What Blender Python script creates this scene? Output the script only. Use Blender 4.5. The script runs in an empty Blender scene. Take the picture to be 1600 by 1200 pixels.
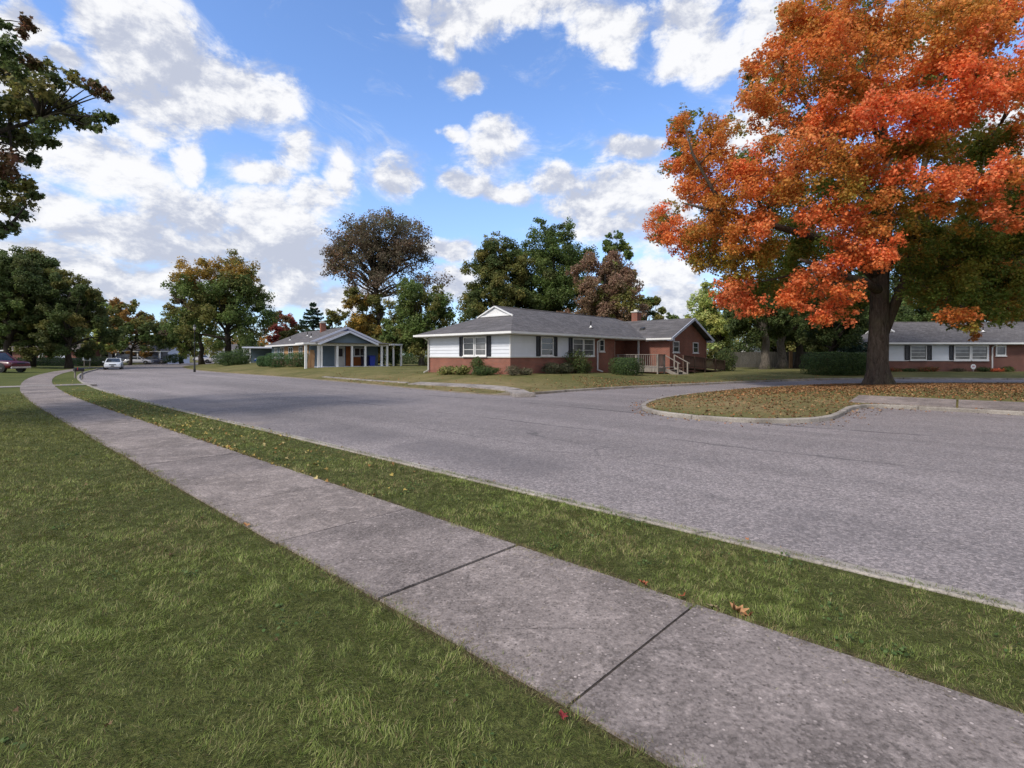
import bpy, bmesh, math, random
import numpy as np
from mathutils import Vector, Matrix
from mathutils.geometry import delaunay_2d_cdt

PI = math.pi
SC = bpy.context.scene
COL = SC.collection
EYE = 1.6
F = 800.0            # focal length of the photograph in its own pixels
HORIZ = 556.0        # photograph row of the horizon
D = (-0.7402, 0.6724)    # direction along the main street
N = (0.6724, 0.7402)     # across it

# ------------------------------------------------------------------ helpers
def tag(o, label=None, cat=None, group=None, kind=None):
    if label: o['label'] = label
    if cat: o['category'] = cat
    if group: o['group'] = group
    if kind: o['kind'] = kind
    return o

def empty(name, loc, rz=0.0, label=None, cat=None, group=None):
    o = bpy.data.objects.new(name, None)
    o.empty_display_size = 0.3
    COL.objects.link(o)
    o.location = loc
    o.rotation_euler = (0, 0, rz)
    return tag(o, label, cat, group)

def link(name, me, m, parent=None):
    o = bpy.data.objects.new(name, me)
    COL.objects.link(o)
    if m is not None:
        me.materials.append(m)
    if parent is not None:
        o.parent = parent
    return o

def at(px, Z, z=None, py=None):
    x = (px - 800.0) * Z / F
    if z is None:
        z = EYE + (HORIZ - py) * Z / F
    return (x, Z, z)

class MB:
    def __init__(self):
        self.v = []; self.f = []; self.smooth = set()
    def poly(self, pts, smooth=False):
        i = len(self.v)
        self.v += [tuple(p) for p in pts]
        self.f.append(tuple(range(i, i + len(pts))))
        return self
    def hexa(self, p):   # 8 points: bottom 4 (ccw), top 4
        i = len(self.v)
        self.v += [tuple(q) for q in p]
        for f in ((3,2,1,0),(4,5,6,7),(0,1,5,4),(1,2,6,5),(2,3,7,6),(3,0,4,7)):
            self.f.append(tuple(i + k for k in f))
        return self
    def box(self, x0, x1, y0, y1, z0, z1):
        return self.hexa([(x0,y0,z0),(x1,y0,z0),(x1,y1,z0),(x0,y1,z0),(x0,y0,z1),(x1,y0,z1),(x1,y1,z1),(x0,y1,z1)])
    def fbox(self, fr, u0, u1, z0, z1, d0, d1):
        P = lambda u, d, z: fr(u, d, z)
        return self.hexa([P(u0,d1,z0),P(u1,d1,z0),P(u1,d0,z0),P(u0,d0,z0),P(u0,d1,z1),P(u1,d1,z1),P(u1,d0,z1),P(u0,d0,z1)])
    def beam(self, a, b, w, h=None):
        a = Vector(a); b = Vector(b); h = h or w
        d = (b - a).normalized()
        up = Vector((0,0,1)) if abs(d.z) < 0.95 else Vector((0,1,0))
        s = d.cross(up).normalized() * (w / 2)
        u = s.cross(d).normalized() * (h / 2)
        return self.hexa([a-s-u, a+s-u, b+s-u, b-s-u, a-s+u, a+s+u, b+s+u, b-s+u])
    def tube(self, pts, rad, n=8, cap=True):
        pts = [Vector(p) for p in pts]
        base = len(self.v)
        m = len(pts)
        ref = Vector((0.13, 0.97, 0.2)).normalized()
        for i, p in enumerate(pts):
            t = (pts[min(i+1, m-1)] - pts[max(i-1, 0)])
            t = t.normalized() if t.length > 1e-9 else Vector((0,0,1))
            r_ = ref
            if abs(t.dot(r_)) > 0.97: r_ = Vector((0.9,0.1,0.3)).normalized()
            s = t.cross(r_).normalized(); u = t.cross(s)
            rr = rad[i] if hasattr(rad, '__len__') else rad
            for k in range(n):
                a = 2*PI*k/n
                q = p + s*(math.cos(a)*rr) + u*(math.sin(a)*rr)
                self.v.append(tuple(q))
        for i in range(m-1):
            for k in range(n):
                a = base+i*n+k; b = base+i*n+(k+1) % n
                self.f.append((a, b, b+n, a+n))
                self.smooth.add(len(self.f)-1)
        if cap:
            self.f.append(tuple(base+k for k in range(n))[::-1])
            self.f.append(tuple(base+(m-1)*n+k for k in range(n)))
        return self
    def lathe(self, prof, c=(0,0,0), n=16, axis='z'):
        base = len(self.v)
        for (r, h) in prof:
            for k in range(n):
                a = 2*PI*k/n
                x, y = r*math.cos(a), r*math.sin(a)
                if axis == 'z': q = (c[0]+x, c[1]+y, c[2]+h)
                else: q = (c[0]+x, c[1]+h, c[2]+y)
                self.v.append(q)
        for i in range(len(prof)-1):
            for k in range(n):
                a = base+i*n+k; b = base+i*n+(k+1) % n
                self.f.append((a, b, b+n, a+n)); self.smooth.add(len(self.f)-1)
        self.f.append(tuple(base+k for k in range(n))[::-1])
        self.f.append(tuple(base+(len(prof)-1)*n+k for k in range(n)))
        return self
    def build(self, name, m, parent=None, smooth=False, recalc=True):
        me = bpy.data.meshes.new(name)
        me.from_pydata(self.v, [], self.f)
        if recalc:
            bm = bmesh.new(); bm.from_mesh(me)
            bmesh.ops.recalc_face_normals(bm, faces=bm.faces)
            bm.to_mesh(me); bm.free()
        if smooth:
            me.polygons.foreach_set('use_smooth', [True]*len(me.polygons))
        elif self.smooth:
            s = np.zeros(len(me.polygons), dtype=bool)
            s[list(self.smooth)] = True
            me.polygons.foreach_set('use_smooth', s)
        me.update()
        return link(name, me, m, parent)

def fast_mesh(name, verts, faces_flat, loop_counts, cols=None):
    me = bpy.data.meshes.new(name)
    nv = len(verts)
    me.vertices.add(nv)
    me.vertices.foreach_set('co', np.ascontiguousarray(verts, dtype=np.float32).ravel())
    me.loops.add(len(faces_flat))
    me.loops.foreach_set('vertex_index', np.ascontiguousarray(faces_flat, dtype=np.int32))
    me.polygons.add(len(loop_counts))
    starts = np.concatenate([[0], np.cumsum(loop_counts)[:-1]]).astype(np.int32)
    me.polygons.foreach_set('loop_start', starts)
    me.update(calc_edges=True)
    if cols is not None:
        at_ = me.attributes.new('col', 'FLOAT_COLOR', 'POINT')
        c4 = np.ones((nv, 4), dtype=np.float32); c4[:, :3] = cols
        at_.data.foreach_set('color', c4.ravel())
    return me

# ------------------------------------------------------------------ materials
class Mat:
    def __init__(self, name):
        self.m = bpy.data.materials.new(name); self.m.use_nodes = True
        self.t = self.m.node_tree; self.t.nodes.clear()
        self.out = self.t.nodes.new('ShaderNodeOutputMaterial')
    def n(self, typ, **kw):
        nd = self.t.nodes.new(typ)
        for k, v in kw.items(): setattr(nd, k, v)
        return nd
    def set(self, sock, val):
        if isinstance(val, bpy.types.NodeSocket): self.t.links.new(val, sock)
        elif isinstance(val, (tuple, list)) and sock.type == 'RGBA' and len(val) == 3: sock.default_value = (*val, 1)
        else: sock.default_value = val
    def coords(self, which='Object'): return self.n('ShaderNodeTexCoord').outputs[which]
    def pos(self): return self.n('ShaderNodeNewGeometry').outputs['Position']
    def noise(self, scale, detail=4, rough=0.55, vec=None, dist=0.0):
        nd = self.n('ShaderNodeTexNoise'); nd.inputs['Scale'].default_value = scale
        nd.inputs['Detail'].default_value = detail; nd.inputs['Roughness'].default_value = rough
        nd.inputs['Distortion'].default_value = dist
        if vec is not None: self.set(nd.inputs['Vector'], vec)
        return nd.outputs['Fac']
    def voro(self, scale, vec=None, feature='F1', out='Distance', rnd=1.0):
        nd = self.n('ShaderNodeTexVoronoi', feature=feature); nd.inputs['Scale'].default_value = scale
        nd.inputs['Randomness'].default_value = rnd
        if vec is not None: self.set(nd.inputs['Vector'], vec)
        return nd.outputs[out]
    def ramp(self, fac, stops):
        nd = self.n('ShaderNodeValToRGB'); self.set(nd.inputs['Fac'], fac)
        el = nd.color_ramp.elements
        while len(el) < len(stops): el.new(0.5)
        for e, (p, c) in zip(el, stops):
            e.position = p; e.color = (*c, 1) if len(c) == 3 else c
        return nd.outputs['Color']
    def mix(self, fac, a, b, blend='MIX'):
        nd = self.n('ShaderNodeMix', data_type='RGBA', blend_type=blend)
        self.set(nd.inputs[0], fac); self.set(nd.inputs[6], a); self.set(nd.inputs[7], b)
        return nd.outputs[2]
    def math(self, op, a, b=None, c=None, clamp=False):
        nd = self.n('ShaderNodeMath', operation=op, use_clamp=clamp)
        self.set(nd.inputs[0], a)
        if b is not None: self.set(nd.inputs[1], b)
        if c is not None: self.set(nd.inputs[2], c)
        return nd.outputs[0]
    def maprange(self, v, a, b, c=0.0, d=1.0, smooth=True):
        nd = self.n('ShaderNodeMapRange', interpolation_type='SMOOTHSTEP' if smooth else 'LINEAR')
        self.set(nd.inputs[0], v)
        for i, q in enumerate((a, b, c, d)): self.set(nd.inputs[i+1], q)
        return nd.outputs[0]
    def sep(self, v):
        nd = self.n('ShaderNodeSeparateXYZ'); self.set(nd.inputs[0], v); return nd.outputs
    def comb(self, x, y, z):
        nd = self.n('ShaderNodeCombineXYZ')
        for i, q in enumerate((x, y, z)): self.set(nd.inputs[i], q)
        return nd.outputs[0]
    def vmath(self, op, a, b):
        nd = self.n('ShaderNodeVectorMath', operation=op); self.set(nd.inputs[0], a); self.set(nd.inputs[1], b)
        return nd.outputs[0]
    def bump(self, h, strength=0.3, dist=0.02):
        nd = self.n('ShaderNodeBump'); nd.inputs['Strength'].default_value = strength
        nd.inputs['Distance'].default_value = dist; self.set(nd.inputs['Height'], h)
        return nd.outputs[0]
    def bsdf(self, color, rough=0.8, metal=0.0, spec=0.5, normal=None, coat=0.0):
        b = self.n('ShaderNodeBsdfPrincipled')
        self.set(b.inputs['Base Color'], color); self.set(b.inputs['Roughness'], rough)
        b.inputs['Metallic'].default_value = metal
        b.inputs['Specular IOR Level'].default_value = spec
        b.inputs['Coat Weight'].default_value = coat
        if normal is not None: self.set(b.inputs['Normal'], normal)
        self.t.links.new(b.outputs[0], self.out.inputs[0])
        return self.m

def plain(name, color, rough=0.6, metal=0.0, spec=0.5, var=0.12, scale=6.0, coat=0.0):
    m = Mat(name)
    nz = m.noise(scale, 5, 0.6, m.coords())
    lo = tuple(c*(1-var) for c in color); hi = tuple(min(1, c*(1+var)) for c in color)
    return m.bsdf(m.ramp(nz, [(0.3, lo), (0.7, hi)]), rough, metal, spec, coat=coat)

def leaf_mat(name, trans=0.3, rough=0.6, gain=1.0):
    m = Mat(name)
    a = m.n('ShaderNodeAttribute', attribute_name='col').outputs['Color']
    nz = m.noise(3.0, 3, 0.6, m.coords())
    c = m.mix(1.0, a, m.ramp(nz, [(0.25, (0.8*gain,)*3), (0.75, (1.2*gain,)*3)]), 'MULTIPLY')
    b = m.n('ShaderNodeBsdfPrincipled'); m.set(b.inputs['Base Color'], c)
    b.inputs['Roughness'].default_value = rough; b.inputs['Specular IOR Level'].default_value = 0.3
    t = m.n('ShaderNodeBsdfTranslucent'); m.set(t.inputs['Color'], c)
    mx = m.n('ShaderNodeMixShader'); mx.inputs[0].default_value = trans
    m.t.links.new(b.outputs[0], mx.inputs[1]); m.t.links.new(t.outputs[0], mx.inputs[2])
    m.t.links.new(mx.outputs[0], m.out.inputs[0])
    return m.m

def sn(m):
    """street coordinates (along, across) from world position"""
    p = m.sep(m.pos())
    s = m.math('ADD', m.math('MULTIPLY', p[0], D[0]), m.math('MULTIPLY', p[1], D[1]))
    n = m.math('ADD', m.math('MULTIPLY', p[0], N[0]), m.math('MULTIPLY', p[1], N[1]))
    return s, n, p

def mk_asphalt(name, seams=True, base=(0.230, 0.206, 0.206)):
    m = Mat(name)
    s, n, p = sn(m)
    v = m.pos()
    big = m.noise(0.22, 5, 0.6, m.comb(m.math('MULTIPLY', s, 0.35), n, 0.0))
    mid = m.noise(2.2, 4, 0.6, v)
    spk = m.noise(95.0, 3, 0.7, v); sp2 = m.noise(30.0, 3, 0.75, v)
    wear = m.noise(0.9, 4, 0.6, m.comb(m.math('MULTIPLY', s, 0.06), n, 5.0))
    vor = m.voro(45.0, v, out='Color'); sp3 = m.noise(9.0, 4, 0.7, v)
    col = m.mix(m.maprange(big, 0.3, 0.7), tuple(c*0.80 for c in base), tuple(c*1.16 for c in base))
    col = m.mix(1.0, col, m.ramp(wear, [(0.32, (0.80,0.80,0.80)), (0.68, (1.16,1.15,1.14))]), 'MULTIPLY')
    col = m.mix(1.0, col, m.ramp(sp2, [(0.30, (0.60,0.60,0.60)), (0.5, (1,1,1)), (0.70, (1.40,1.39,1.38))]), 'MULTIPLY')
    col = m.mix(1.0, col, m.ramp(sp3, [(0.30, (0.89,0.89,0.89)), (0.5, (1,1,1)), (0.70, (1.10,1.10,1.09))]), 'MULTIPLY')
    col = m.mix(0.35, col, m.ramp(mid, [(0.3, tuple(c*0.8 for c in base)), (0.7, tuple(c*1.2 for c in base))]))
    col = m.mix(1.0, col, m.ramp(spk, [(0.30, (0.55,0.55,0.55)), (0.5, (1,1,1)), (0.72, (1.5,1.48,1.46))]), 'MULTIPLY')
    col = m.mix(0.9, col, m.mix(1.0, col, m.ramp(m.sep(vor)[0], [(0.0, (0.62,0.62,0.62)), (0.6, (1.0,1.0,1.0)), (1.0, (1.45,1.42,1.4))]), 'MULTIPLY'))
    if seams:
        wob = m.math('MULTIPLY', m.math('SUBTRACT', m.noise(0.5, 5, 0.65, m.comb(s, 0.0, 0.0)), 0.5), 0.5)
        wob2 = m.math('MULTIPLY', m.math('SUBTRACT', m.noise(3.5, 4, 0.7, m.comb(s, 3.0, 0.0)), 0.5), 0.18)
        w = m.math('ADD', wob, wob2)
        br = m.maprange(m.noise(0.6, 3, 0.6, m.comb(s, 9.0, 0.0)), 0.38, 0.62)
        for n0, wd, amt in ((9.6, 0.05, 0.75), (13.7, 0.10, 0.75), (7.3, 0.022, 0.5), (11.7, 0.025, 0.5)):
            d = m.math('ABSOLUTE', m.math('ADD', m.math('SUBTRACT', n, n0), w))
            k = m.math('MULTIPLY', m.maprange(d, 0.0, wd*1.6, amt, 0.0), br)
            col = m.mix(k, col, (0.06, 0.055, 0.058))
        # broken darker band along the near kerb
        d = m.math('ABSOLUTE', m.math('SUBTRACT', n, 5.9))
        k = m.math('MULTIPLY', m.maprange(d, 0.1, 1.1, 0.42, 0.0), m.maprange(m.noise(0.35, 4, 0.6, m.comb(s, 1.0, 2.0)), 0.42, 0.62))
        col = m.mix(k, col, (0.10, 0.092, 0.098))
    # fine cracks
    crk = m.voro(0.42, m.vmath('ADD', v, m.n('ShaderNodeTexNoise').outputs['Color']), feature='DISTANCE_TO_EDGE')
    k = m.math('MULTIPLY', m.maprange(crk, 0.0, 0.011, 0.62, 0.0), m.maprange(m.noise(0.15, 3, 0.5, v), 0.50, 0.61))
    # patches of newer and older surfacing
    pt = m.voro(0.16, m.comb(m.math('MULTIPLY', s, 0.6), n, 0.0), out='Color')
    col = m.mix(1.0, col, m.ramp(m.sep(pt)[1], [(0.0, (0.92,0.92,0.92)), (0.5, (1,1,1)), (1.0, (1.07,1.06,1.05))]), 'MULTIPLY')
    col = m.mix(k, col, (0.05, 0.047, 0.05))
    nb = m.bump(m.math('ADD', spk, m.math('MULTIPLY', m.sep(vor)[0], 0.6)), 0.35, 0.006)
    return m.bsdf(col, 0.88, spec=0.25, normal=nb)

def mk_concrete(name, base=(0.240, 0.205, 0.190), grain=1.0):
    m = Mat(name); v = m.pos()
    big = m.noise(0.9, 6, 0.65, v); mid = m.noise(5.5, 6, 0.7, v, 0.6); fin = m.noise(38.0, 5, 0.78, v)
    vr = m.voro(48.0, v, out='Color'); vd = m.voro(48.0, v)
    b = base
    col = m.mix(m.maprange(big, 0.34, 0.66), tuple(c*0.62 for c in b), tuple(c*1.12 for c in b))
    sm = m.noise(2.6, 5, 0.65, v, 1.2)
    col = m.mix(m.math('MULTIPLY', m.maprange(sm, 0.50, 0.68), 0.33), col, tuple(c*0.55 for c in b))
    col = m.mix(m.math('MULTIPLY', m.maprange(mid, 0.50, 0.64), 0.55), col, tuple(c*1.55 for c in b))
    s, n, p = sn(m)
    slab = m.n('ShaderNodeTexWhiteNoise', noise_dimensions='1D'); m.set(slab.inputs['W'], m.math('FLOOR', m.math('DIVIDE', m.math('SUBTRACT', s, 1.37), 1.52)))
    col = m.mix(1.0, col, m.ramp(slab.outputs['Value'], [(0.0, (0.86,0.86,0.87)), (1.0, (1.13,1.12,1.10))]), 'MULTIPLY')
    crk = m.voro(0.55, m.vmath('ADD', v, m.vmath('MULTIPLY', m.n('ShaderNodeTexNoise').outputs['Color'], (0.4,0.4,0.0))), feature='DISTANCE_TO_EDGE')
    col = m.mix(m.math('MULTIPLY', m.maprange(crk, 0.0, 0.006, 0.6, 0.0), m.maprange(m.noise(0.5, 2, 0.5, v), 0.52, 0.6)), col, tuple(c*0.3 for c in b))
    col = m.mix(1.0, col, m.ramp(fin, [(0.30, (0.42,0.41,0.40)), (0.5, (1,1,1)), (0.70, (1.62,1.61,1.60))]), 'MULTIPLY')
    ped = m.math('MULTIPLY', m.maprange(vd, 0.30, 0.42, 1.0, 0.0), 0.85*grain)
    pc = m.ramp(m.sep(vr)[0], [(0.0, tuple(c*0.35 for c in b)), (0.16, tuple(c*0.55 for c in b)), (0.24, tuple(c*0.95 for c in b)), (0.93, tuple(c*1.05 for c in b)), (0.97, tuple(min(1,c*1.6) for c in b)), (1.0, tuple(min(1,c*2.1) for c in b))])
    col = m.mix(ped, col, pc)
    nb = m.bump(m.math('ADD', fin, m.math('MULTIPLY', vd, -0.5)), 0.4, 0.006)
    return m.bsdf(col, 0.9, spec=0.2, normal=nb)

def mk_lawn():
    m = Mat('lawn_grass'); v = m.pos(); s, n, p = sn(m)
    big = m.noise(0.25, 5, 0.6, v); mid = m.noise(1.6, 5, 0.65, v); fin = m.noise(34.0, 4, 0.75, v)
    g = m.mix(m.maprange(big, 0.3, 0.7), (0.066, 0.084, 0.024), (0.122, 0.132, 0.040))
    g = m.mix(m.math('MULTIPLY', m.maprange(mid, 0.5, 0.7), 0.55), g, (0.125, 0.115, 0.042))
    # across the road the lawns are drier, straw coloured toward the kerb
    dry = m.math('MULTIPLY', m.maprange(n, 13.0, 15.5), m.maprange(mid, 0.32, 0.62, 0.45, 1.0))
    t = m.mix(m.maprange(big, 0.35, 0.65), (0.17, 0.145, 0.062), (0.27, 0.205, 0.105))
    edge = m.maprange(n, 16.5, 24.0, 1.0, 0.42)
    g = m.mix(m.math('MULTIPLY', dry, edge), g, t)
    # thatch under the near turf, darkened in colour to deepen the gaps between blades
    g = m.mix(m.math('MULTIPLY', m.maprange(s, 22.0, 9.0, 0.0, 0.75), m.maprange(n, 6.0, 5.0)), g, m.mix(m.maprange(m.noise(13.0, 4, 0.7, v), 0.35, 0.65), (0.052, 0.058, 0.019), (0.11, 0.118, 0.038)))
    # thatch and bare earth along the sidewalk edges
    for n0, w0 in ((1.88, 0.06), (3.22, 0.09), (4.60, 0.07)):
        dd = m.math('ABSOLUTE', m.math('SUBTRACT', n, n0))
        wv = m.math('MULTIPLY', m.noise(2.8, 4, 0.7, m.comb(s, n0, 0.0)), w0*2)
        k = m.math('MULTIPLY', m.maprange(m.math('SUBTRACT', wv, dd), -0.02, 0.10), m.maprange(s, 24.0, 22.0))
        g = m.mix(k, g, (0.105, 0.078, 0.048))
    g = m.mix(1.0, g, m.ramp(fin, [(0.28, (0.45,0.45,0.45)), (0.5, (1,1,1)), (0.75, (1.6,1.6,1.5))]), 'MULTIPLY')
    nb = m.bump(m.math('ADD', fin, mid), 0.8, 0.05)
    return m.bsdf(g, 0.95, spec=0.1, normal=nb)

def mk_brick(name, c1=(0.26, 0.085, 0.055), c2=(0.18, 0.062, 0.044), mortar=(0.26, 0.19, 0.16)):
    m = Mat(name); o = m.sep(m.coords())
    vec = m.comb(m.math('ADD', o[0], o[1]), o[2], 0.0)
    b = m.n('ShaderNodeTexBrick'); m.set(b.inputs['Vector'], vec)
    m.set(b.inputs['Color1'], c1); m.set(b.inputs['Color2'], c2); m.set(b.inputs['Mortar'], mortar)
    b.inputs['Scale'].default_value = 1.0; b.inputs['Brick Width'].default_value = 0.215
    b.inputs['Row Height'].default_value = 0.075; b.inputs['Mortar Size'].default_value = 0.009
    b.inputs['Bias'].default_value = -0.2
    nz = m.noise(0.8, 5, 0.6, m.coords())
    col = m.mix(1.0, b.outputs['Color'], m.ramp(nz, [(0.3, (0.78,0.78,0.78)), (0.7, (1.18,1.16,1.14))]), 'MULTIPLY')
    return m.bsdf(col, 0.88, spec=0.2, normal=m.bump(b.outputs['Fac'], -0.4, 0.01))

def mk_shingle(name, c=(0.114, 0.107, 0.110)):
    m = Mat(name); o = m.sep(m.coords())
    b = m.n('ShaderNodeTexBrick')
    m.set(b.inputs['Vector'], m.comb(m.math('ADD', o[0], m.math('MULTIPLY', o[1], 0.37)), m.math('MULTIPLY', o[2], 2.4), 0.0))
    m.set(b.inputs['Color1'], tuple(x*0.8 for x in c)); m.set(b.inputs['Color2'], tuple(x*1.25 for x in c)); m.set(b.inputs['Mortar'], tuple(x*0.45 for x in c))
    b.inputs['Scale'].default_value = 1.0; b.inputs['Brick Width'].default_value = 0.32
    b.inputs['Row Height'].default_value = 0.15; b.inputs['Mortar Size'].default_value = 0.008
    nz = m.noise(1.2, 6, 0.7, m.coords()); f = m.noise(24, 3, 0.7, m.coords())
    col = m.mix(1.0, b.outputs['Color'], m.ramp(nz, [(0.3, (0.8,0.8,0.8)), (0.7, (1.2,1.2,1.2))]), 'MULTIPLY')
    col = m.mix(1.0, col, m.ramp(f, [(0.3, (0.7,0.7,0.7)), (0.7, (1.35,1.35,1.35))]), 'MULTIPLY')
    return m.bsdf(col, 0.92, spec=0.2, normal=m.bump(f, 0.4, 0.02))

def mk_bark(name, c=(0.085, 0.066, 0.052)):
    m = Mat(name); o = m.coords(); q = m.sep(o)
    vec = m.comb(m.math('MULTIPLY', q[0], 3.2), m.math('MULTIPLY', q[1], 3.2), m.math('MULTIPLY', q[2], 0.75))
    a = m.noise(3.0, 7, 0.72, vec, 0.8); b = m.noise(0.7, 4, 0.6, o)
    col = m.ramp(a, [(0.3, tuple(x*0.35 for x in c)), (0.5, c), (0.72, tuple(x*1.9 for x in c))])
    col = m.mix(m.math('MULTIPLY', m.maprange(b, 0.5, 0.7), 0.5), col, (c[0]*1.3, c[1]*1.6, c[2]*1.0))
    return m.bsdf(col, 0.95, spec=0.15, normal=m.bump(a, 0.9, 0.06))

def mk_glass(name, c=(0.035, 0.04, 0.045)):
    m = Mat(name); o = m.sep(m.coords())
    nz = m.noise(1.4, 2, 0.5, m.coords())
    return m.bsdf(m.ramp(nz, [(0.35, tuple(x*0.6 for x in c)), (0.65, tuple(x*1.5 for x in c))]), 0.06, spec=0.8)

def mk_blind(name):
    m = Mat(name); o = m.sep(m.coords())
    w = m.math('FRACT', m.math('MULTIPLY', o[2], 3.3))
    st = m.maprange(w, 0.0, 0.12)
    col = m.mix(st, (0.05, 0.05, 0.055), (0.20, 0.205, 0.21))
    nz = m.noise(1.2, 2, 0.5, m.coords())
    col = m.mix(m.maprange(nz, 0.4, 0.6, 0.0, 0.55), col, (0.05, 0.05, 0.055))
    return m.bsdf(col, 0.08, spec=0.8)

def mk_wood(name, c=(0.16, 0.115, 0.085)):
    m = Mat(name); o = m.sep(m.coords())
    vec = m.comb(m.math('MULTIPLY', o[0], 14.0), m.math('MULTIPLY', o[1], 14.0), m.math('MULTIPLY', o[2], 1.5))
    a = m.noise(1.0, 5, 0.65, vec)
    return m.bsdf(m.ramp(a, [(0.3, tuple(x*0.6 for x in c)), (0.7, tuple(x*1.35 for x in c))]), 0.85, spec=0.2, normal=m.bump(a, 0.3, 0.01))

def mk_kerb():
    m = Mat('kerb_concrete'); v = m.pos(); s, n, p = sn(m)
    a = m.noise(1.3, 5, 0.65, v); f = m.noise(40, 4, 0.7, v)
    col = m.mix(m.maprange(a, 0.3, 0.7), (0.20, 0.178, 0.155), (0.37, 0.335, 0.295))
    # the old kerb across the street is worn and earthy
    w = m.math('MULTIPLY', m.maprange(n, 14.0, 15.0), m.maprange(p[0], 3.0, 0.0))
    w = m.math('MULTIPLY', w, m.maprange(a, 0.3, 0.6, 1.0, 0.7))
    col = m.mix(w, col, (0.17, 0.135, 0.095))
    col = m.mix(1.0, col, m.ramp(f, [(0.3, (0.6,0.6,0.6)), (0.5, (1,1,1)), (0.75, (1.35,1.35,1.35))]), 'MULTIPLY')
    # weathering cracks across the kerb
    k = m.maprange(m.math('ABSOLUTE', m.math('SUBTRACT', m.math('FRACT', m.math('MULTIPLY', m.math('ADD', s, m.math('MULTIPLY', n, 0.6)), 0.33)), 0.5)), 0.0, 0.012, 0.7, 0.0)
    col = m.mix(k, col, (0.06, 0.05, 0.045))
    return m.bsdf(col, 0.9, spec=0.2, normal=m.bump(f, 0.4, 0.01))
M = {}
M['asphalt'] = mk_asphalt('asphalt')
M['concrete'] = mk_concrete('concrete')
M['concrete_pale'] = mk_concrete('pale_concrete', (0.29, 0.26, 0.24), 0.5)
M['kerb'] = mk_kerb()
M['soil'] = plain('joint_soil', (0.062, 0.052, 0.045), 0.95, spec=0.1, var=0.4, scale=40)
M['lawn'] = mk_lawn()
M['brick'] = mk_brick('red_brick')
M['brick_brown'] = mk_brick('brown_brick', (0.19, 0.070, 0.052), (0.13, 0.052, 0.042), (0.21, 0.155, 0.135))
M['shingle'] = mk_shingle('grey_shingles')
M['shingle_brown'] = mk_shingle('brown_shingles', (0.10, 0.085, 0.075))
M['siding'] = plain('white_siding', (0.66, 0.69, 0.75), 0.6, var=0.05, scale=1.5)
M['white'] = plain('white_paint', (0.72, 0.72, 0.72), 0.5, var=0.06, scale=2.0)
M['cream'] = plain('cream_trim', (0.55, 0.54, 0.50), 0.55, var=0.08, scale=2.0)
M['shutter'] = plain('navy_shutter', (0.006, 0.007, 0.014), 0.5, var=0.2, scale=8)
M['pane'] = mk_glass('window_glass')
M['blind'] = mk_blind('window_with_blinds')
M['bluegrey'] = plain('blue_grey_siding', (0.135, 0.185, 0.225), 0.7, var=0.08, scale=2)
M['blue_trim'] = plain('blue_trim', (0.10, 0.13, 0.30), 0.6, var=0.1, scale=2)
M['lilac_white'] = plain('pale_blue_white_paint', (0.55, 0.58, 0.70), 0.5, var=0.06)
M['tan_wood'] = mk_wood('tan_wood', (0.36, 0.22, 0.12))
M['orange_wood'] = mk_wood('orange_stained_wood', (0.28, 0.095, 0.03))
M['deck'] = mk_wood('weathered_deck_wood', (0.235, 0.21, 0.185))
M['deck_dark'] = mk_wood('dark_deck_wood', (0.10, 0.065, 0.05))
M['fence_grey'] = mk_wood('grey_fence_wood', (0.085, 0.08, 0.07))
M['fence_red'] = mk_wood('red_brown_fence_wood', (0.085, 0.05, 0.042))
M['black'] = plain('black_paint', (0.012, 0.012, 0.013), 0.4, var=0.2)
M['rubber'] = plain('tyre_rubber', (0.015, 0.015, 0.016), 0.85, var=0.2)
M['chrome'] = plain('bright_metal', (0.6, 0.6, 0.62), 0.25, metal=0.9, var=0.1)
M['maroon'] = plain('maroon_car_paint', (0.075, 0.006, 0.013), 0.3, var=0.08, coat=0.3)
M['carwhite'] = plain('white_car_paint', (0.68, 0.70, 0.73), 0.25, var=0.05, coat=0.5)
M['carblue'] = plain('blue_car_paint', (0.012, 0.06, 0.28), 0.25, var=0.1, coat=0.5)
M['carsilver'] = plain('silver_car_paint', (0.42, 0.42, 0.46), 0.3, var=0.05, coat=0.5)
M['cardark'] = plain('dark_car_paint', (0.02, 0.025, 0.05), 0.25, var=0.1, coat=0.5)
M['lamp_glass'] = plain('frosted_lamp_glass', (0.6, 0.6, 0.58), 0.2, var=0.05)
M['headlight'] = plain('headlight_lens', (0.65, 0.66, 0.68), 0.1, var=0.1)
M['binblue'] = plain('blue_plastic', (0.015, 0.035, 0.28), 0.5, var=0.1)
M['bindark'] = plain('dark_navy_plastic', (0.012, 0.014, 0.04), 0.5, var=0.1)
M['stone'] = plain('grey_wall_render', (0.13, 0.12, 0.11), 0.9, var=0.2, scale=3)
M['red_sign'] = plain('red_sign_paint', (0.45, 0.03, 0.03), 0.5)
M['bark'] = mk_bark('maple_bark')
M['bark_dark'] = mk_bark('dark_bark', (0.045, 0.037, 0.031))
M['bark_grey'] = mk_bark('grey_bark', (0.115, 0.10, 0.085))
M['leaf'] = leaf_mat('leaves', 0.45, 0.6, 2.6)
M['leaf_maple'] = leaf_mat('maple_leaves', 0.48, 0.6, 1.78)
M['needle'] = leaf_mat('needles', 0.2, 0.7, 2.2)
M['blade'] = leaf_mat('grass_blades', 0.22, 0.7)
M['litter'] = leaf_mat('dry_leaves', 0.12, 0.8)
# ------------------------------------------------------------------ the ground plan
def P(s, n): return (s*D[0] + n*N[0], s*D[1] + n*N[1])
def to_sn(x, y): return (x*D[0] + y*D[1], x*N[0] + y*N[1])
def shift(s): return 0.0022*(s-20.0)**2 if s > 20 else 0.0

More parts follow.
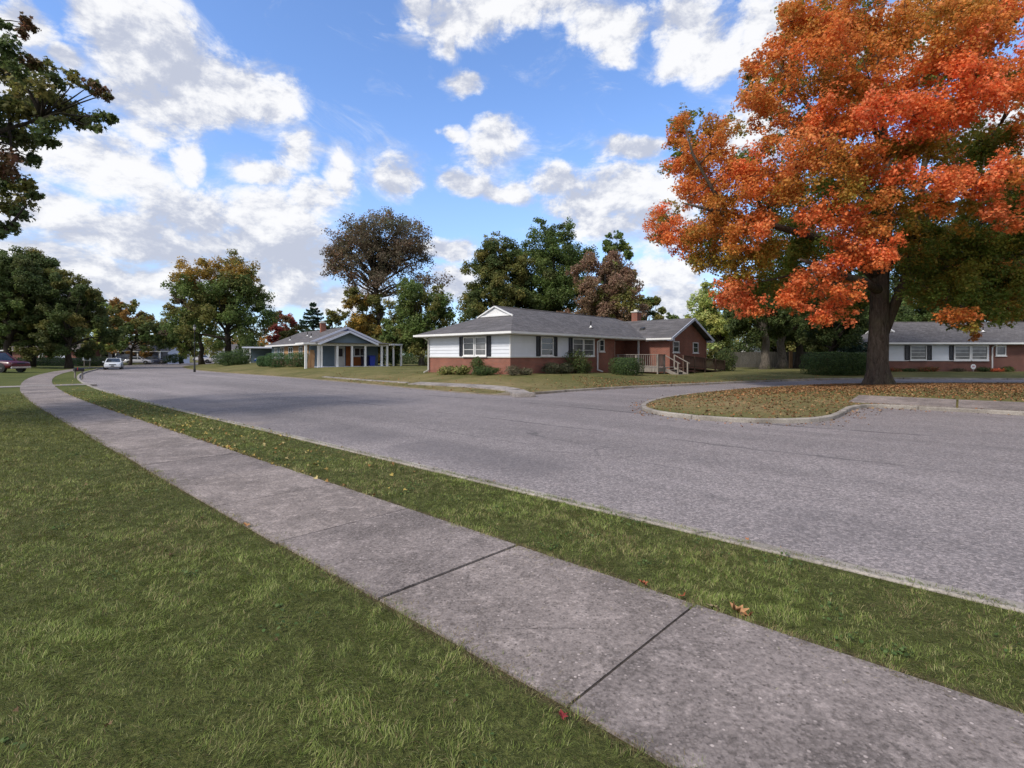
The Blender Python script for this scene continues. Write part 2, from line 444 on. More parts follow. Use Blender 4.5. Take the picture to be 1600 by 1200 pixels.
def chaikin(pts, it=2, closed=True):
    for _ in range(it):
        out = []
        m = len(pts)
        for i in range(m if closed else m-1):
            a = pts[i]; b = pts[(i+1) % m]
            out.append((a[0]*0.75+b[0]*0.25, a[1]*0.75+b[1]*0.25))
            out.append((a[0]*0.25+b[0]*0.75, a[1]*0.25+b[1]*0.75))
        pts = out
    return pts

near_kerb = [P(s, 4.64+shift(s)) for s in list(range(-70, 20, 6)) + list(range(20, 79, 4))]
road_ctrl = near_kerb + [(-56.5,70.5), (-64,82), (-71,96), (-77,115), (-81,140), (-84,175), (-86,230),
    (-76,230), (-73,175), (-70,145), (-65,115), (-55.5,86), (-43,67), (-31,53), (-20.5,43.3), (-9.6,31.6), (-3.6,24.6),
    (-1.6,22.6), (-0.2,21.7), (1.0,22.2), (3.0,24.4), (6.8,27.2), (11.4,30.0), (16.8,33.4), (20.9,35.4), (24.0,36.7), (28.5,37.2), (36,36.2), (60,35.4), (110,36),
    (110,30), (60,30), (31,30.6), (23.5,30.4), (19.5,29.7), (16,28.2), (11.8,25.6), (8.6,22.8), (5.9,20), (4.5,17.6), (4.0,16.0), (4.1,14.7), (4.7,13.65), (5.7,12.95),
    (7.1,12.75), (8.3,13.3), (9.4,14.5), (10.2,15.5), (11.0,16.35), (11.8,16.75), (12.6,16.2), (14.4,14.55), (22,7.66), (34,-3.2), (52,-19.5), (70,-36)]
road_poly = chaikin(road_ctrl, 2)

def offset_poly(pts, d):
    A = sum(pts[i][0]*pts[(i+1) % len(pts)][1] - pts[(i+1) % len(pts)][0]*pts[i][1] for i in range(len(pts)))
    sg = 1 if A > 0 else -1
    out = []
    m = len(pts)
    for i in range(m):
        a = Vector(pts[i-1]); b = Vector(pts[i]); c = Vector(pts[(i+1) % m])
        t1 = (b-a).normalized(); t2 = (c-b).normalized()
        n1 = Vector((t1.y, -t1.x))*sg; n2 = Vector((t2.y, -t2.x))*sg
        nn = (n1+n2).normalized()
        k = d/max(0.5, nn.dot(n1))
        out.append((b.x+nn.x*k, b.y+nn.y*k))
    return out

RP = np.array(road_poly)
def inside(pts, poly):
    pts = np.atleast_2d(pts); x, y = pts[:,0], pts[:,1]
    r = np.zeros(len(pts), bool)
    j = len(poly)-1
    for i in range(len(poly)):
        xi, yi = poly[i]; xj, yj = poly[j]
        c = ((yi > y) != (yj > y))
        if yi != yj:
            r ^= c & (x < (xj-xi)*(y-yi)/(yj-yi)+xi)
        j = i
    return r
def road_dist(pts):
    pts = np.atleast_2d(np.asarray(pts, float))
    A = RP; B = np.roll(RP, -1, axis=0); AB = B-A; L = (AB**2).sum(1)+1e-12
    out = np.full(len(pts), 1e9)
    for k in range(0, len(pts), 20000):
        p = pts[k:k+20000]
        best = np.full(len(p), 1e9)
        for a, ab, l in zip(A, AB, L):
            t = np.clip(((p-a) @ ab)/l, 0, 1)
            dd = ((p-a-t[:,None]*ab)**2).sum(1)
            best = np.minimum(best, dd)
        out[k:k+20000] = np.sqrt(best)
    return out
def sstep(x, a, b):
    t = np.clip((x-a)/(b-a), 0, 1); return t*t*(3-2*t)
def height(pts):
    pts = np.atleast_2d(np.asarray(pts, float)); x, y = pts[:,0], pts[:,1]
    s = x*D[0]+y*D[1]; n = x*N[0]+y*N[1]
    sh = np.where(s > 20, 0.0022*(np.minimum(s, 90)-20)**2, 0)
    d = road_dist(pts)
    amp = 0.5 - 0.26*sstep(x, 1.0, 13.0)
    far = (n-sh > 10)
    z = np.where(far, amp*sstep(d, 0.2, 6.5), 0.0)
    left = (n-sh < 1.9)
    zl = 0.24*sstep(s, 26, 55)*sstep(1.9-(n-sh), 0.6, 7.0)
    z = np.where(left, zl, z)
    z = z - np.where(far & (x < -0.5), 0.075*(1-sstep(d, 0.0, 1.2)), 0.0)
    z = z + 0.02*np.sin(x*0.9+1.3)*np.sin(y*0.8)*sstep(d, 2.5, 6)*np.where(far, 1, 0)
    return z
def gz(x, y): return float(height([(x, y)])[0])

def cdt_surface(name, outer, holes, grid, zf, m, holes_keep=False):
    vs = []; es = []
    def add(poly):
        i0 = len(vs)
        vs.extend(Vector(p) for p in poly)
        for i in range(len(poly)): es.append((i0+i, i0+(i+1) % len(poly)))
    add(outer)
    for h in holes: add(h)
    vs.extend(Vector(p) for p in grid)
    co, e2, f2, *_ = delaunay_2d_cdt(vs, es, [], 0, 1e-5)
    co = np.array([(c.x, c.y) for c in co]); f2 = np.array([f for f in f2 if len(f) == 3])
    cen = co[f2].mean(axis=1)
    keep = inside(cen, outer)
    for h in holes: keep &= ~inside(cen, h)
    f2 = f2[keep]
    a, b, c = co[f2[:,0]], co[f2[:,1]], co[f2[:,2]]
    cr = (b[:,0]-a[:,0])*(c[:,1]-a[:,1])-(b[:,1]-a[:,1])*(c[:,0]-a[:,0])
    f2 = np.where((cr < 0)[:,None], f2[:,::-1], f2)
    z = zf(co)
    v3 = np.column_stack([co, z])
    me = fast_mesh(name, v3, f2.ravel(), np.full(len(f2), 3))
    me.polygons.foreach_set('use_smooth', [True]*len(me.polygons))
    return tag(link(name, me, m), kind='structure')

rng = np.random.default_rng(7)
grid = []
for (x0, x1, y0, y1, st) in ((-130,90,-30,230,9.0), (-62,50,-8,80,2.6), (-14,34,10,48,1.1)):
    gx, gy = np.meshgrid(np.arange(x0, x1, st), np.arange(y0, y1, st))
    g = np.column_stack([gx.ravel(), gy.ravel()]) + rng.uniform(-0.3, 0.3, (gx.size, 2))*st
    grid.append(g)
grid = np.concatenate(grid)
dist = road_dist(grid)
lawn_hole = offset_poly(road_poly, 0.075)
g_out = grid[(~inside(grid, road_poly)) & (dist > 0.35)]
BIG = 1800
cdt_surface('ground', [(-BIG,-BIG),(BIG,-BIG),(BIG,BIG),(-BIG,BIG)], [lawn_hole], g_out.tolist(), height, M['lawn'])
g_in = grid[inside(grid, road_poly) & (dist > 0.3)]
def road_z(co):
    d = road_dist(co); ins = inside(co, road_poly)
    return -0.09 + 0.05*sstep(np.where(ins, d, 0), 0.0, 4.5)
cdt_surface('road', offset_poly(road_poly, 0.05), [], g_in.tolist(), road_z, M['asphalt'])

# kerb along every edge of the road
def kerb():
    a = offset_poly(road_poly, 0.0); b = offset_poly(road_poly, 0.015); c = offset_poly(road_poly, 0.14); d = offset_poly(road_poly, 0.15)
    r = random.Random(3)
    mb = MB(); m = len(a)
    hz = height(c)
    wob = [0.0]*m
    for i in range(m):
        wob[i] = r.uniform(-0.006, 0.006)
    rings = []
    for i in range(m):
        z = 0.02 + wob[i] + (min(0.0, hz[i]) if c[i][0] < -0.4 and c[i][1] > 18 else 0.0)
        i0 = len(mb.v)
        mb.v += [(a[i][0],a[i][1],-0.3), (a[i][0],a[i][1],z-0.02), (b[i][0],b[i][1],z), (c[i][0],c[i][1],z), (d[i][0],d[i][1],z-0.012), (d[i][0],d[i][1],-0.3)]
        rings.append(i0)
    for i in range(m):
        p, q = rings[i], rings[(i+1) % m]
        for k in range(5):
            mb.f.append((p+k, q+k, q+k+1, p+k+1))
    return tag(mb.build('kerb', M['kerb']), kind='structure')
kerb()

# near sidewalk: slabs with open joints over a soil bed
SW0, SW1 = 1.88, 3.20
def sidewalk():
    mb = MB(); bed = MB(); r = random.Random(11)
    j0, pitch = 1.37, 1.52
    k = -12
    while True:
        s0 = j0 + pitch*k; s1 = s0+pitch
        if s0 > 90: break
        k += 1
        if 35.6 < (s0+s1)/2 < 37.9: pass
        gap = 0.010 if k < 3 else 0.0035
        e0, e1 = r.uniform(-0.012, 0.012), r.uniform(-0.012, 0.012)
        z = 0.016 + r.uniform(-0.003, 0.004)
        tl = r.uniform(-0.004, 0.004)
        sub = 3
        for q in range(sub):
            a = s0+gap + (s1-s0-2*gap)*q/sub; b = s0+gap + (s1-s0-2*gap)*(q+1)/sub
            pts = []
            for (ss, nn) in ((a, SW0+e0), (a, SW1+e1), (b, SW1+e1), (b, SW0+e0)):
                # skew of the tooled joints
                pts.append(P(ss+0.03*(SW0-nn), nn+shift(ss)))
            bev = 0.006
            zz = [z-tl if ss == 0 else z+tl for ss in (0,0,1,1)]
            lo = [(p[0], p[1], -0.08) for p in pts]
            hi = [(p[0], p[1], z) for p in pts]
            mb.hexa(lo+hi)
        if k < 60:
            pts = [P(s0-0.03, SW0+0.03+shift(s0)), P(s0-0.03, SW1-0.03+shift(s0)), P(s0+0.03, SW1-0.03+shift(s0)), P(s0+0.03, SW0+0.03+shift(s0))]
            bed.hexa([(p[0],p[1],-0.1) for p in pts]+[(p[0],p[1],0.006) for p in pts])
    tag(mb.build('sidewalk', M['concrete']), kind='structure')
    tag(bed.build('sidewalk_joints', M['soil']), kind='structure')
sidewalk()

def strip(name, pts, w0, w1, zoff, m, seg=1.6, gap=0.012, hfun=True):
    """slabs along a polyline; w0/w1 offsets to its left and right"""
    mb = MB()
    for i in range(len(pts)-1):
        a = Vector(pts[i]); b = Vector(pts[i+1]); L = (b-a).length; t = (b-a)/L; nn = Vector((-t.y, t.x))
        k = max(1, round(L/seg))
        for j in range(k):
            p = a+t*(L*j/k+gap); q = a+t*(L*(j+1)/k-gap)
            cs = [p+nn*w0, p+nn*w1, q+nn*w1, q+nn*w0]
            hs = height([(c.x, c.y) for c in cs])
            mb.hexa([(c.x,c.y,h-0.1) for c, h in zip(cs, hs)]+[(c.x,c.y,h+zoff) for c, h in zip(cs, hs)])
    return tag(mb.build(name, m), kind='structure')

# walk crossing the near sidewalk to the left lawn
strip('front_walk', [P(36.9, 5.55), P(36.8, 2.6), P(36.5, -14)], -0.65, 0.65, 0.024, M['concrete_pale'])
# walk across the street, in front of the brick house, and the slabs behind the bay kerb
strip('far_sidewalk', [P(13.6, 15.75), P(15.6, 17.3), P(19, 17.55), P(23.5, 17.65)], -0.45, 0.42, 0.045, M['concrete_pale'], seg=1.2)
strip('worn_sidewalk', [P(24.2, 17.75), P(30, 18.15), P(36, 18.75)], -0.16, 0.14, 0.03, M['concrete_pale'], seg=1.0, gap=0.05)
strip('bay_sidewalk', [P(3.3, 21.9), P(-8, 22.1), P(-30, 22.1)], -1.15, 1.2, 0.03, M['concrete'], seg=2.6, gap=0.03)

def vnoise(x, y, scale, seed):
    """smooth value noise in 0..1 on numpy arrays"""
    r_ = np.random.default_rng(seed).random((64, 64)); u = np.asarray(x)*scale+100.0; v = np.asarray(y)*scale+100.0
    i = np.floor(u).astype(int); j = np.floor(v).astype(int); a = u-i; b = v-j
    a = a*a*(3-2*a); b = b*b*(3-2*b); i0, i1, j0, j1 = i % 64, (i+1) % 64, j % 64, (j+1) % 64
    return (r_[i0,j0]*(1-a)+r_[i1,j0]*a)*(1-b)+(r_[i0,j1]*(1-a)+r_[i1,j1]*a)*b

# ------------------------------------------------------------------ foliage
def rand_dirs(n, rng):
    v = rng.normal(size=(n, 3)); return v/np.linalg.norm(v, axis=1, keepdims=True)

LEAF_Q = np.array([(0,-.5),(.36,-.02),(0,.5),(-.36,.02)])
LEAF_MAPLE = np.array([(0,-.5),(.10,-.22),(.42,-.30),(.30,-.04),(.52,.12),(.22,.16),(0,.55),(-.22,.16),(-.52,.12),(-.30,-.04),(-.42,-.30),(-.10,-.22)])
LEAF_CLUMP = np.array([(0,-.5),(.2,-.2),(.5,-.12),(.24,.1),(.34,.42),(0,.24),(-.3,.5),(-.22,.08),(-.5,-.1),(-.16,-.24)])

def leaf_arrays(c, nrm, size, cols, rng, shape=LEAF_Q, fold=0.18):
    n = len(c)
    nrm = nrm/np.maximum(1e-6, np.linalg.norm(nrm, axis=1, keepdims=True))
    r = rand_dirs(n, rng)
    t = np.cross(nrm, r); t /= np.maximum(1e-6, np.linalg.norm(t, axis=1, keepdims=True))
    b = np.cross(nrm, t)
    sz = size if np.ndim(size) else np.full(n, size)
    k = len(shape)
    v = c[:,None,:] + (t[:,None,:]*shape[None,:,0:1] + b[:,None,:]*shape[None,:,1:2])*sz[:,None,None]
    bend = (np.abs(shape[:,0])*fold*2 - 0.5*fold)[None,:,None]
    v = v + nrm[:,None,:]*bend*sz[:,None,None]
    faces = np.arange(n*k)
    return v.reshape(-1, 3), faces, np.full(n, k), np.repeat(cols, k, axis=0)

def pal_pick(pal, n, rng):
    w = np.array([p[1] for p in pal], float); w /= w.sum()
    cs = np.array([p[0] for p in pal])
    return cs[rng.choice(len(pal), size=n, p=w)]

class Crown:
    def __init__(self, seed):
        self.rng = np.random.default_rng(seed); self.v = []; self.f = []; self.k = []; self.c = []; self.nv = 0
        self.centres = []
    def add(self, v, f, k, c):
        self.v.append(v); self.f.append(f+self.nv); self.k.append(k); self.c.append(c); self.nv += len(v)
    def clump(self, c, r, n, size, pal, flat=0.75, shape=LEAF_Q, jit=0.22, up=0.45, sub=7, spread=(0.25,0.8), srad=(0.34,0.62), strays=0.08):
        rng = self.rng
        c = np.asarray(c, float)
        # a clump is a few overlapping sub-clumps so its outline is ragged
        sc = rand_dirs(sub, rng)*rng.uniform(spread[0], spread[1], (sub,1))*r; sc[:,2] *= flat
        sr = rng.uniform(srad[0], srad[1], sub)*r
        w = sr**2; w /= w.sum()
        idx = rng.choice(sub, size=n, p=w)
        d = rand_dirs(n, rng)
        rad = rng.random(n)**0.45
        stray = rng.random(n) < strays
        rad = np.where(stray, rad*1.35, rad)
        p = c + sc[idx] + d*(rad*sr[idx])[:,None]*np.array([1,1,flat])
        nrm = d*0.7 + np.array([0,0,up]) + rand_dirs(n, rng)*0.75
        base = pal_pick(pal, 1, rng)[0]
        sub_c = pal_pick(pal, sub, rng)
        cols = 0.35*base + 0.3*sub_c[idx] + 0.35*pal_pick(pal, n, rng)
        cols = cols*rng.uniform(1-jit, 1+jit, (n,1))*rng.uniform(0.92, 1.08, (n,3))
        sz = size*rng.uniform(0.65, 1.3, n)
        self.add(*leaf_arrays(p, nrm, sz, cols, rng, shape))
        self.centres.append((c, r))
    def build(self, name, m, parent):
        me = fast_mesh(name, np.concatenate(self.v), np.concatenate(self.f), np.concatenate(self.k), np.concatenate(self.c))
        return link(name, me, m, parent)

def curve_pts(a, b, n, rise, r):
    a = np.array(a, float); b = np.array(b, float)
    ctl = a*0.5+b*0.5; ctl[2] += rise; ctl[:2] = a[:2]*0.45+b[:2]*0.55
    ts = np.linspace(0, 1, n)
    pts = [(1-t)**2*a + 2*t*(1-t)*ctl + t*t*b for t in ts]
    L = np.linalg.norm(b-a)
    for p in pts[1:-1]: p += r.normal(size=3)*L*0.022
    return pts

# palettes: linear leaf colours
DKGREEN = [((0.027,0.040,0.013),3), ((0.038,0.053,0.017),3), ((0.055,0.07,0.021),1.8), ((0.06,0.055,0.02),0.7)]
GREEN = [((0.04,0.062,0.018),3), ((0.06,0.085,0.022),3), ((0.085,0.10,0.028),1.5), ((0.03,0.045,0.014),2)]
OLIVE = [((0.075,0.078,0.022),3), ((0.10,0.092,0.028),2), ((0.05,0.055,0.017),3), ((0.13,0.10,0.03),0.8)]
YGREEN = [((0.14,0.16,0.04),3), ((0.19,0.20,0.06),2), ((0.09,0.12,0.03),3), ((0.23,0.19,0.06),0.8)]
PALEGREEN = [((0.20,0.23,0.10),3), ((0.15,0.19,0.065),3), ((0.26,0.25,0.10),2), ((0.10,0.13,0.045),2)]
GOLD = [((0.20,0.12,0.022),3), ((0.13,0.085,0.02),3), ((0.08,0.07,0.02),2)]
RUSSET = [((0.10,0.060,0.037),3), ((0.08,0.052,0.031),3), ((0.12,0.072,0.047),1.5), ((0.062,0.052,0.024),2)]
BROWN = [((0.060,0.045,0.030),3), ((0.048,0.040,0.026),3), ((0.072,0.051,0.037),2), ((0.044,0.046,0.024),2)]
REDT = [((0.17,0.04,0.035),3), ((0.12,0.035,0.03),3), ((0.15,0.07,0.045),1)]
ORANGEBROWN = [((0.17,0.085,0.022),3), ((0.11,0.065,0.02),3), ((0.08,0.06,0.02),2)]
M_RED = [((0.50,0.130,0.045),4), ((0.46,0.15,0.055),3), ((0.53,0.18,0.085),2.5), ((0.42,0.145,0.036),3), ((0.30,0.09,0.028),1)]
M_ORANGE = [((0.45,0.150,0.042),4), ((0.39,0.135,0.033),3), ((0.46,0.19,0.068),2.5), ((0.47,0.135,0.044),1.5), ((0.29,0.135,0.026),1.5)]
M_RUST = [((0.40,0.148,0.036),4), ((0.34,0.135,0.030),3), ((0.43,0.18,0.055),2), ((0.28,0.145,0.027),1.5), ((0.20,0.135,0.025),1)]
M_AMBER = [((0.27,0.155,0.026),3), ((0.21,0.150,0.024),3), ((0.34,0.155,0.032),2), ((0.15,0.145,0.024),2)]
M_GREEN = [((0.085,0.120,0.021),3), ((0.115,0.145,0.027),3), ((0.066,0.092,0.018),2), ((0.165,0.145,0.026),0.8)]

def tree(name, label, px, Z, top, bot, hw, pal, seed, trunk_px=None, pal2=None, p2=0.0, pal_top=None, depth=0.85, dens=1.0, bark='bark_dark',
         trunk_r=None, leaf=None, limbs=22, group='trees along the street', clumps=None, fork=0.35, y_scale=1.0, sparse=1.0, cat='tree', skew=None):
    X = (px-800)*Z/F
    tx = (trunk_px-800)*Z/F if trunk_px is not None else X
    g = gz(tx, Z)
    zt = EYE+(HORIZ-top)*Z/F; zb = EYE+(HORIZ-bot)*Z/F
    rx = hw*Z/F; rz = (zt-zb)/2; ry = rx*depth
    C = np.array([X-tx, 0.0, (zt+zb)/2-g])
    root = empty(name, (tx, Z, g), 0, label, cat, group)
    rng = np.random.default_rng(seed)
    cr = Crown(seed+1)
    rm = (rx*ry*rz)**(1/3)
    K = int((clumps or 46)*1.7)
    leaf = leaf or max(0.09, Z/512*1.9)
    area_px = PI*hw*(bot-top)/2*0.41
    total = int(area_px*6.0*dens/ (leaf/(Z/512*2.3))**2*0.82)
    total = min(80000, max(2500, total))
    pts = []
    lob = rand_dirs(6, rng); lamp = rng.uniform(-0.22, 0.18, 6)
    for i in range(K):
        d = rand_dirs(1, rng)[0]
        if d[2] < 0: d[:2] *= 1+0.75*abs(d[2])**1.2
        u = rng.uniform(0.68, 0.97) if rng.random() < 0.74 else rng.uniform(0.12, 0.6)
        f = 1 + sum(a*max(0, float(d @ l))**2 for l, a in zip(lob, lamp))
        p = C + d*np.array([rx, ry, rz])*u*f
        pts.append((p, rng.uniform(0.15, 0.285)*rm))
    wsum = sum(r*r for _, r in pts)
    for p, r in pts:
        pl = pal
        if pal2 and rng.random() < p2: pl = pal2
        if pal_top and (p[2]-C[2])/rz > 0.45 and rng.random() < 0.8: pl = pal_top
        cr.clump(p, r*1.12, int(total*r*r/wsum)+4, leaf, pl, flat=0.85, sub=10, spread=(0.25,0.95), srad=(0.25,0.55), strays=0.12)
    tr = trunk_r or max(0.14, 0.028*(zt-g))
    mb = MB()
    Ht = zt-g
    zf = max(0.8, (zb-g)*0.9 + 0.1*Ht)
    top_pt = np.array([C[0]*0.8, 0, zf + (Ht-zf)*0.72])
    n = 9
    tp = []
    rd = []
    for i in range(n):
        t = i/(n-1)
        q = np.array([0,0,-0.25])*(1-t) + top_pt*t
        q[0] = top_pt[0]*t**1.6
        q[:2] += rng.normal(size=2)*0.012*Ht*(t > 0)*(t < 1)
        tp.append(q); rd.append(tr*(1.5 if i == 0 else 1.0)*(1-0.85*t**1.1)+0.02)
    mb.tube(tp, rd, 9)
    order = sorted(range(len(pts)), key=lambda i: -pts[i][1])[:limbs]
    for i in order:
        p, r = pts[i]
        tz = np.clip((p[2]-zf)/(Ht-zf), 0, 1)*0.55
        k = (zf*1.0/ (top_pt[2]+0.25)) + tz*(1-zf/(top_pt[2]+0.25))
        k = np.clip(k*0.92, 0.05, 0.96)
        j = k*(n-1); j0 = int(j); fr = j-j0
        a = tp[j0]*(1-fr)+tp[min(n-1, j0+1)]*fr
        r0 = max(0.03, 0.5*(rd[j0]*(1-fr)+rd[min(n-1,j0+1)]*fr))
        cp = curve_pts(a, p, 6, 0.12*np.linalg.norm(p-a), rng)
        mb.tube(cp, [r0*(1-0.8*t) for t in np.linspace(0,1,6)], 6)
    mb.build('trunk', M[bark], root)
    cr.build('crown', M['leaf'], root)
    return root

def spruce(name, label, px, Z, top, bot, hw, seed, pal, group='trees along the street'):
    X = (px-800)*Z/F; g = gz(X, Z); zt = EYE+(HORIZ-top)*Z/F-g; zb = max(0.4, EYE+(HORIZ-bot)*Z/F-g); R = hw*Z/F
    root = empty(name, (X, Z, g), 0, label, 'tree', group)
    rng = np.random.default_rng(seed); mb = MB(); cr = Crown(seed)
    mb.tube([(0,0,-0.2),(0,0,zt*0.5),(0,0,zt)], [0.03*zt*0.8, 0.018*zt, 0.02], 8)
    tiers = 17
    for i in range(tiers):
        t = i/(tiers-1)
        z = zb + (zt-zb)*(t**0.9) + rng.uniform(-0.25, 0.25)
        L = R*(1-t)**0.75*rng.uniform(0.85,1.1)+0.25
        nb = int(6-2.5*t)+rng.integers(0, 2)
        for k in range(nb):
            a = 2*PI*(k+rng.random()*0.6)/nb + i
            Lk = L*rng.uniform(0.75, 1.1)
            tip = np.array([math.cos(a)*Lk, math.sin(a)*Lk, z - 0.10*Lk + 0.2])
            mid = np.array([math.cos(a)*Lk*0.5, math.sin(a)*Lk*0.5, z-0.12*Lk])
            mb.tube([(0,0,z), mid, tip], [0.06*(1-t)+0.02, 0.035, 0.012], 5)
            n = int(110*(0.35+Lk/R))
            u = rng.random(n)**0.7
            base = (1-u)[:,None]**2*np.array([0,0,z]) + 2*(u*(1-u))[:,None]*mid + (u**2)[:,None]*tip
            side = np.array([-math.sin(a), math.cos(a), 0])
            off = (rng.normal(size=n)*0.16*Lk*(1-0.6*u))[:,None]*side
            dz = -np.abs(rng.normal(size=n))*0.17+0.06
            p = base+off; p[:,2] += dz
            nr = rand_dirs(n, rng)*0.7+np.array([0,0,0.6])
            cols = pal_pick(pal, n, rng)*rng.uniform(0.7,1.25,(n,1))
            cr.add(*leaf_arrays(p, nr, np.full(n, Z/512*2.0)*rng.uniform(0.7,1.2,n), cols, rng))
    mb.build('trunk', M['bark_dark'], root); cr.build('crown', M['needle'], root)
    return root

def shrub(name, label, cat, x, y, rx, ry, h, pal, seed, n=3000, leaf=0.09, boxy=0.0, rz=0.0, group=None, loose=0.06, z0=0.0, shape=LEAF_Q, flatten=False):
    """clipped or loose shrub: leaves on and just under a superellipsoid, over twigs"""
    g = gz(x, y)
    root = empty(name, (x, y, g+z0), rz, label, cat, group)
    rng = np.random.default_rng(seed); cr = Crown(seed)
    d = rand_dirs(n, rng)
    e = 2.0 + boxy
    q = (np.abs(d)**e).sum(1)**(-1/e)
    lump = 1 + loose*sum(np.sin(d @ rng.normal(size=3)*k + rng.uniform(0,6)) for k in (3,5,8))/1.5
    u = 1-rng.random(n)**2*0.45
    p = d*(q*lump*u)[:,None]*np.array([rx, ry, h*0.52]) + np.array([0,0,h*0.48])
    keep = p[:,2] > 0.0
    p = p[keep]; d = d[keep]
    nr = d*0.8+rand_dirs(len(p), rng)*0.7+np.array([0,0,0.25])
    cols = pal_pick(pal, len(p), rng)*rng.uniform(0.7, 1.3, (len(p),1))
    cr.add(*leaf_arrays(p, nr, leaf*rng.uniform(0.7,1.3,len(p)), cols, rng, shape))
    cr.build('foliage', M['leaf'], root)
    mb = MB()
    for k in range(14):
        a = rng.uniform(0, 2*PI); rr = rng.uniform(0.1, 0.7)
        mb.tube([(0.15*rx*math.cos(a), 0.15*ry*math.sin(a), -0.1), (rx*rr*0.6*math.cos(a), ry*rr*0.6*math.sin(a), h*0.4), (rx*rr*math.cos(a), ry*rr*math.sin(a), h*rng.uniform(0.6,0.85))], [0.025, 0.016, 0.006], 5)
    mb.build('stem', M['bark_dark'], root)
    return root
# ------------------------------------------------------------------ houses
def front_fr(y0=0.0):
    return lambda u, d, z: (u, y0-d, z)
def left_fr(x0=0.0):
    return lambda u, d, z: (x0-d, u, z)
def right_fr(x0=0.0):
    return lambda u, d, z: (x0+d, u, z)

def window(root, fr, u0, u1, z0, z1, lights=1, bars=2, pane='pane', d=0.0, trim='white', fw=0.07, sill=True):
    mb = MB()
    mb.fbox(fr, u0, u0+fw, z0, z1, d-0.02, d+0.06)
    mb.fbox(fr, u1-fw, u1, z0, z1, d-0.02, d+0.06)
    mb.fbox(fr, u0+fw, u1-fw, z1-fw, z1, d-0.02, d+0.06)
    mb.fbox(fr, u0+fw, u1-fw, z0, z0+fw, d-0.02, d+0.06)
    w = (u1-u0)/lights
    for k in range(1, lights):
        mb.fbox(fr, u0+w*k-0.035, u0+w*k+0.035, z0+fw, z1-fw, d-0.02, d+0.055)
    for k in range(1, bars+1):
        zz = z0+(z1-z0)*k/(bars+1)
        for q in range(lights):
            a = u0+w*q+(fw if q == 0 else 0.035); b = u0+w*(q+1)-(fw if q == lights-1 else 0.035)
            mb.fbox(fr, a, b, zz-0.014, zz+0.014, d-0.02, d+0.032)
    o = mb.build('window', M[trim], root)
    p = MB(); p.fbox(fr, u0+0.02, u1-0.02, z0+0.02, z1-0.02, d-0.03, d+0.018)
    p.build('pane', M[pane], o)
    if sill:
        s = MB(); s.fbox(fr, u0-0.05, u1+0.05, z0-0.075, z0-0.002, d-0.02, d+0.10)
        s.build('sill', M[trim], o)
    return o

def shutter(root, fr, u0, u1, z0, z1, d=0.0):
    mb = MB()
    mb.fbox(fr, u0, u0+0.05, z0, z1, d, d+0.05); mb.fbox(fr, u1-0.05, u1, z0, z1, d, d+0.05)
    mb.fbox(fr, u0+0.05, u1-0.05, z1-0.06, z1, d, d+0.05); mb.fbox(fr, u0+0.05, u1-0.05, z0, z0+0.06, d, d+0.05)
    k = 16
    for i in range(k):
        a = z0+0.06+(z1-z0-0.12)*i/k; b = a+(z1-z0-0.12)/k*0.8
        mb.fbox(fr, u0+0.05, u1-0.05, a, b, d, d+0.035 if i % 2 else d+0.028)
    return mb.build('shutter', M['shutter'], root)

def siding(root, spans, mat='siding', name='siding', step=0.2):
    """spans: list of (frame, u0, u1, z0, z1); lapped boards"""
    mb = MB()
    for fr, u0, u1, z0, z1 in spans:
        z = z0; k = max(1, round((z1-z0)/step)); st = (z1-z0)/k
        for i in range(k):
            a = z0+st*i; b = a+st
            P4 = [fr(u0,0.045,a), fr(u1,0.045,a), fr(u1,0.0,a), fr(u0,0.0,a), fr(u0,0.016,b), fr(u1,0.016,b), fr(u1,0.0,b), fr(u0,0.0,b)]
            mb.hexa(P4)
    return mb.build(name, M[mat], root)

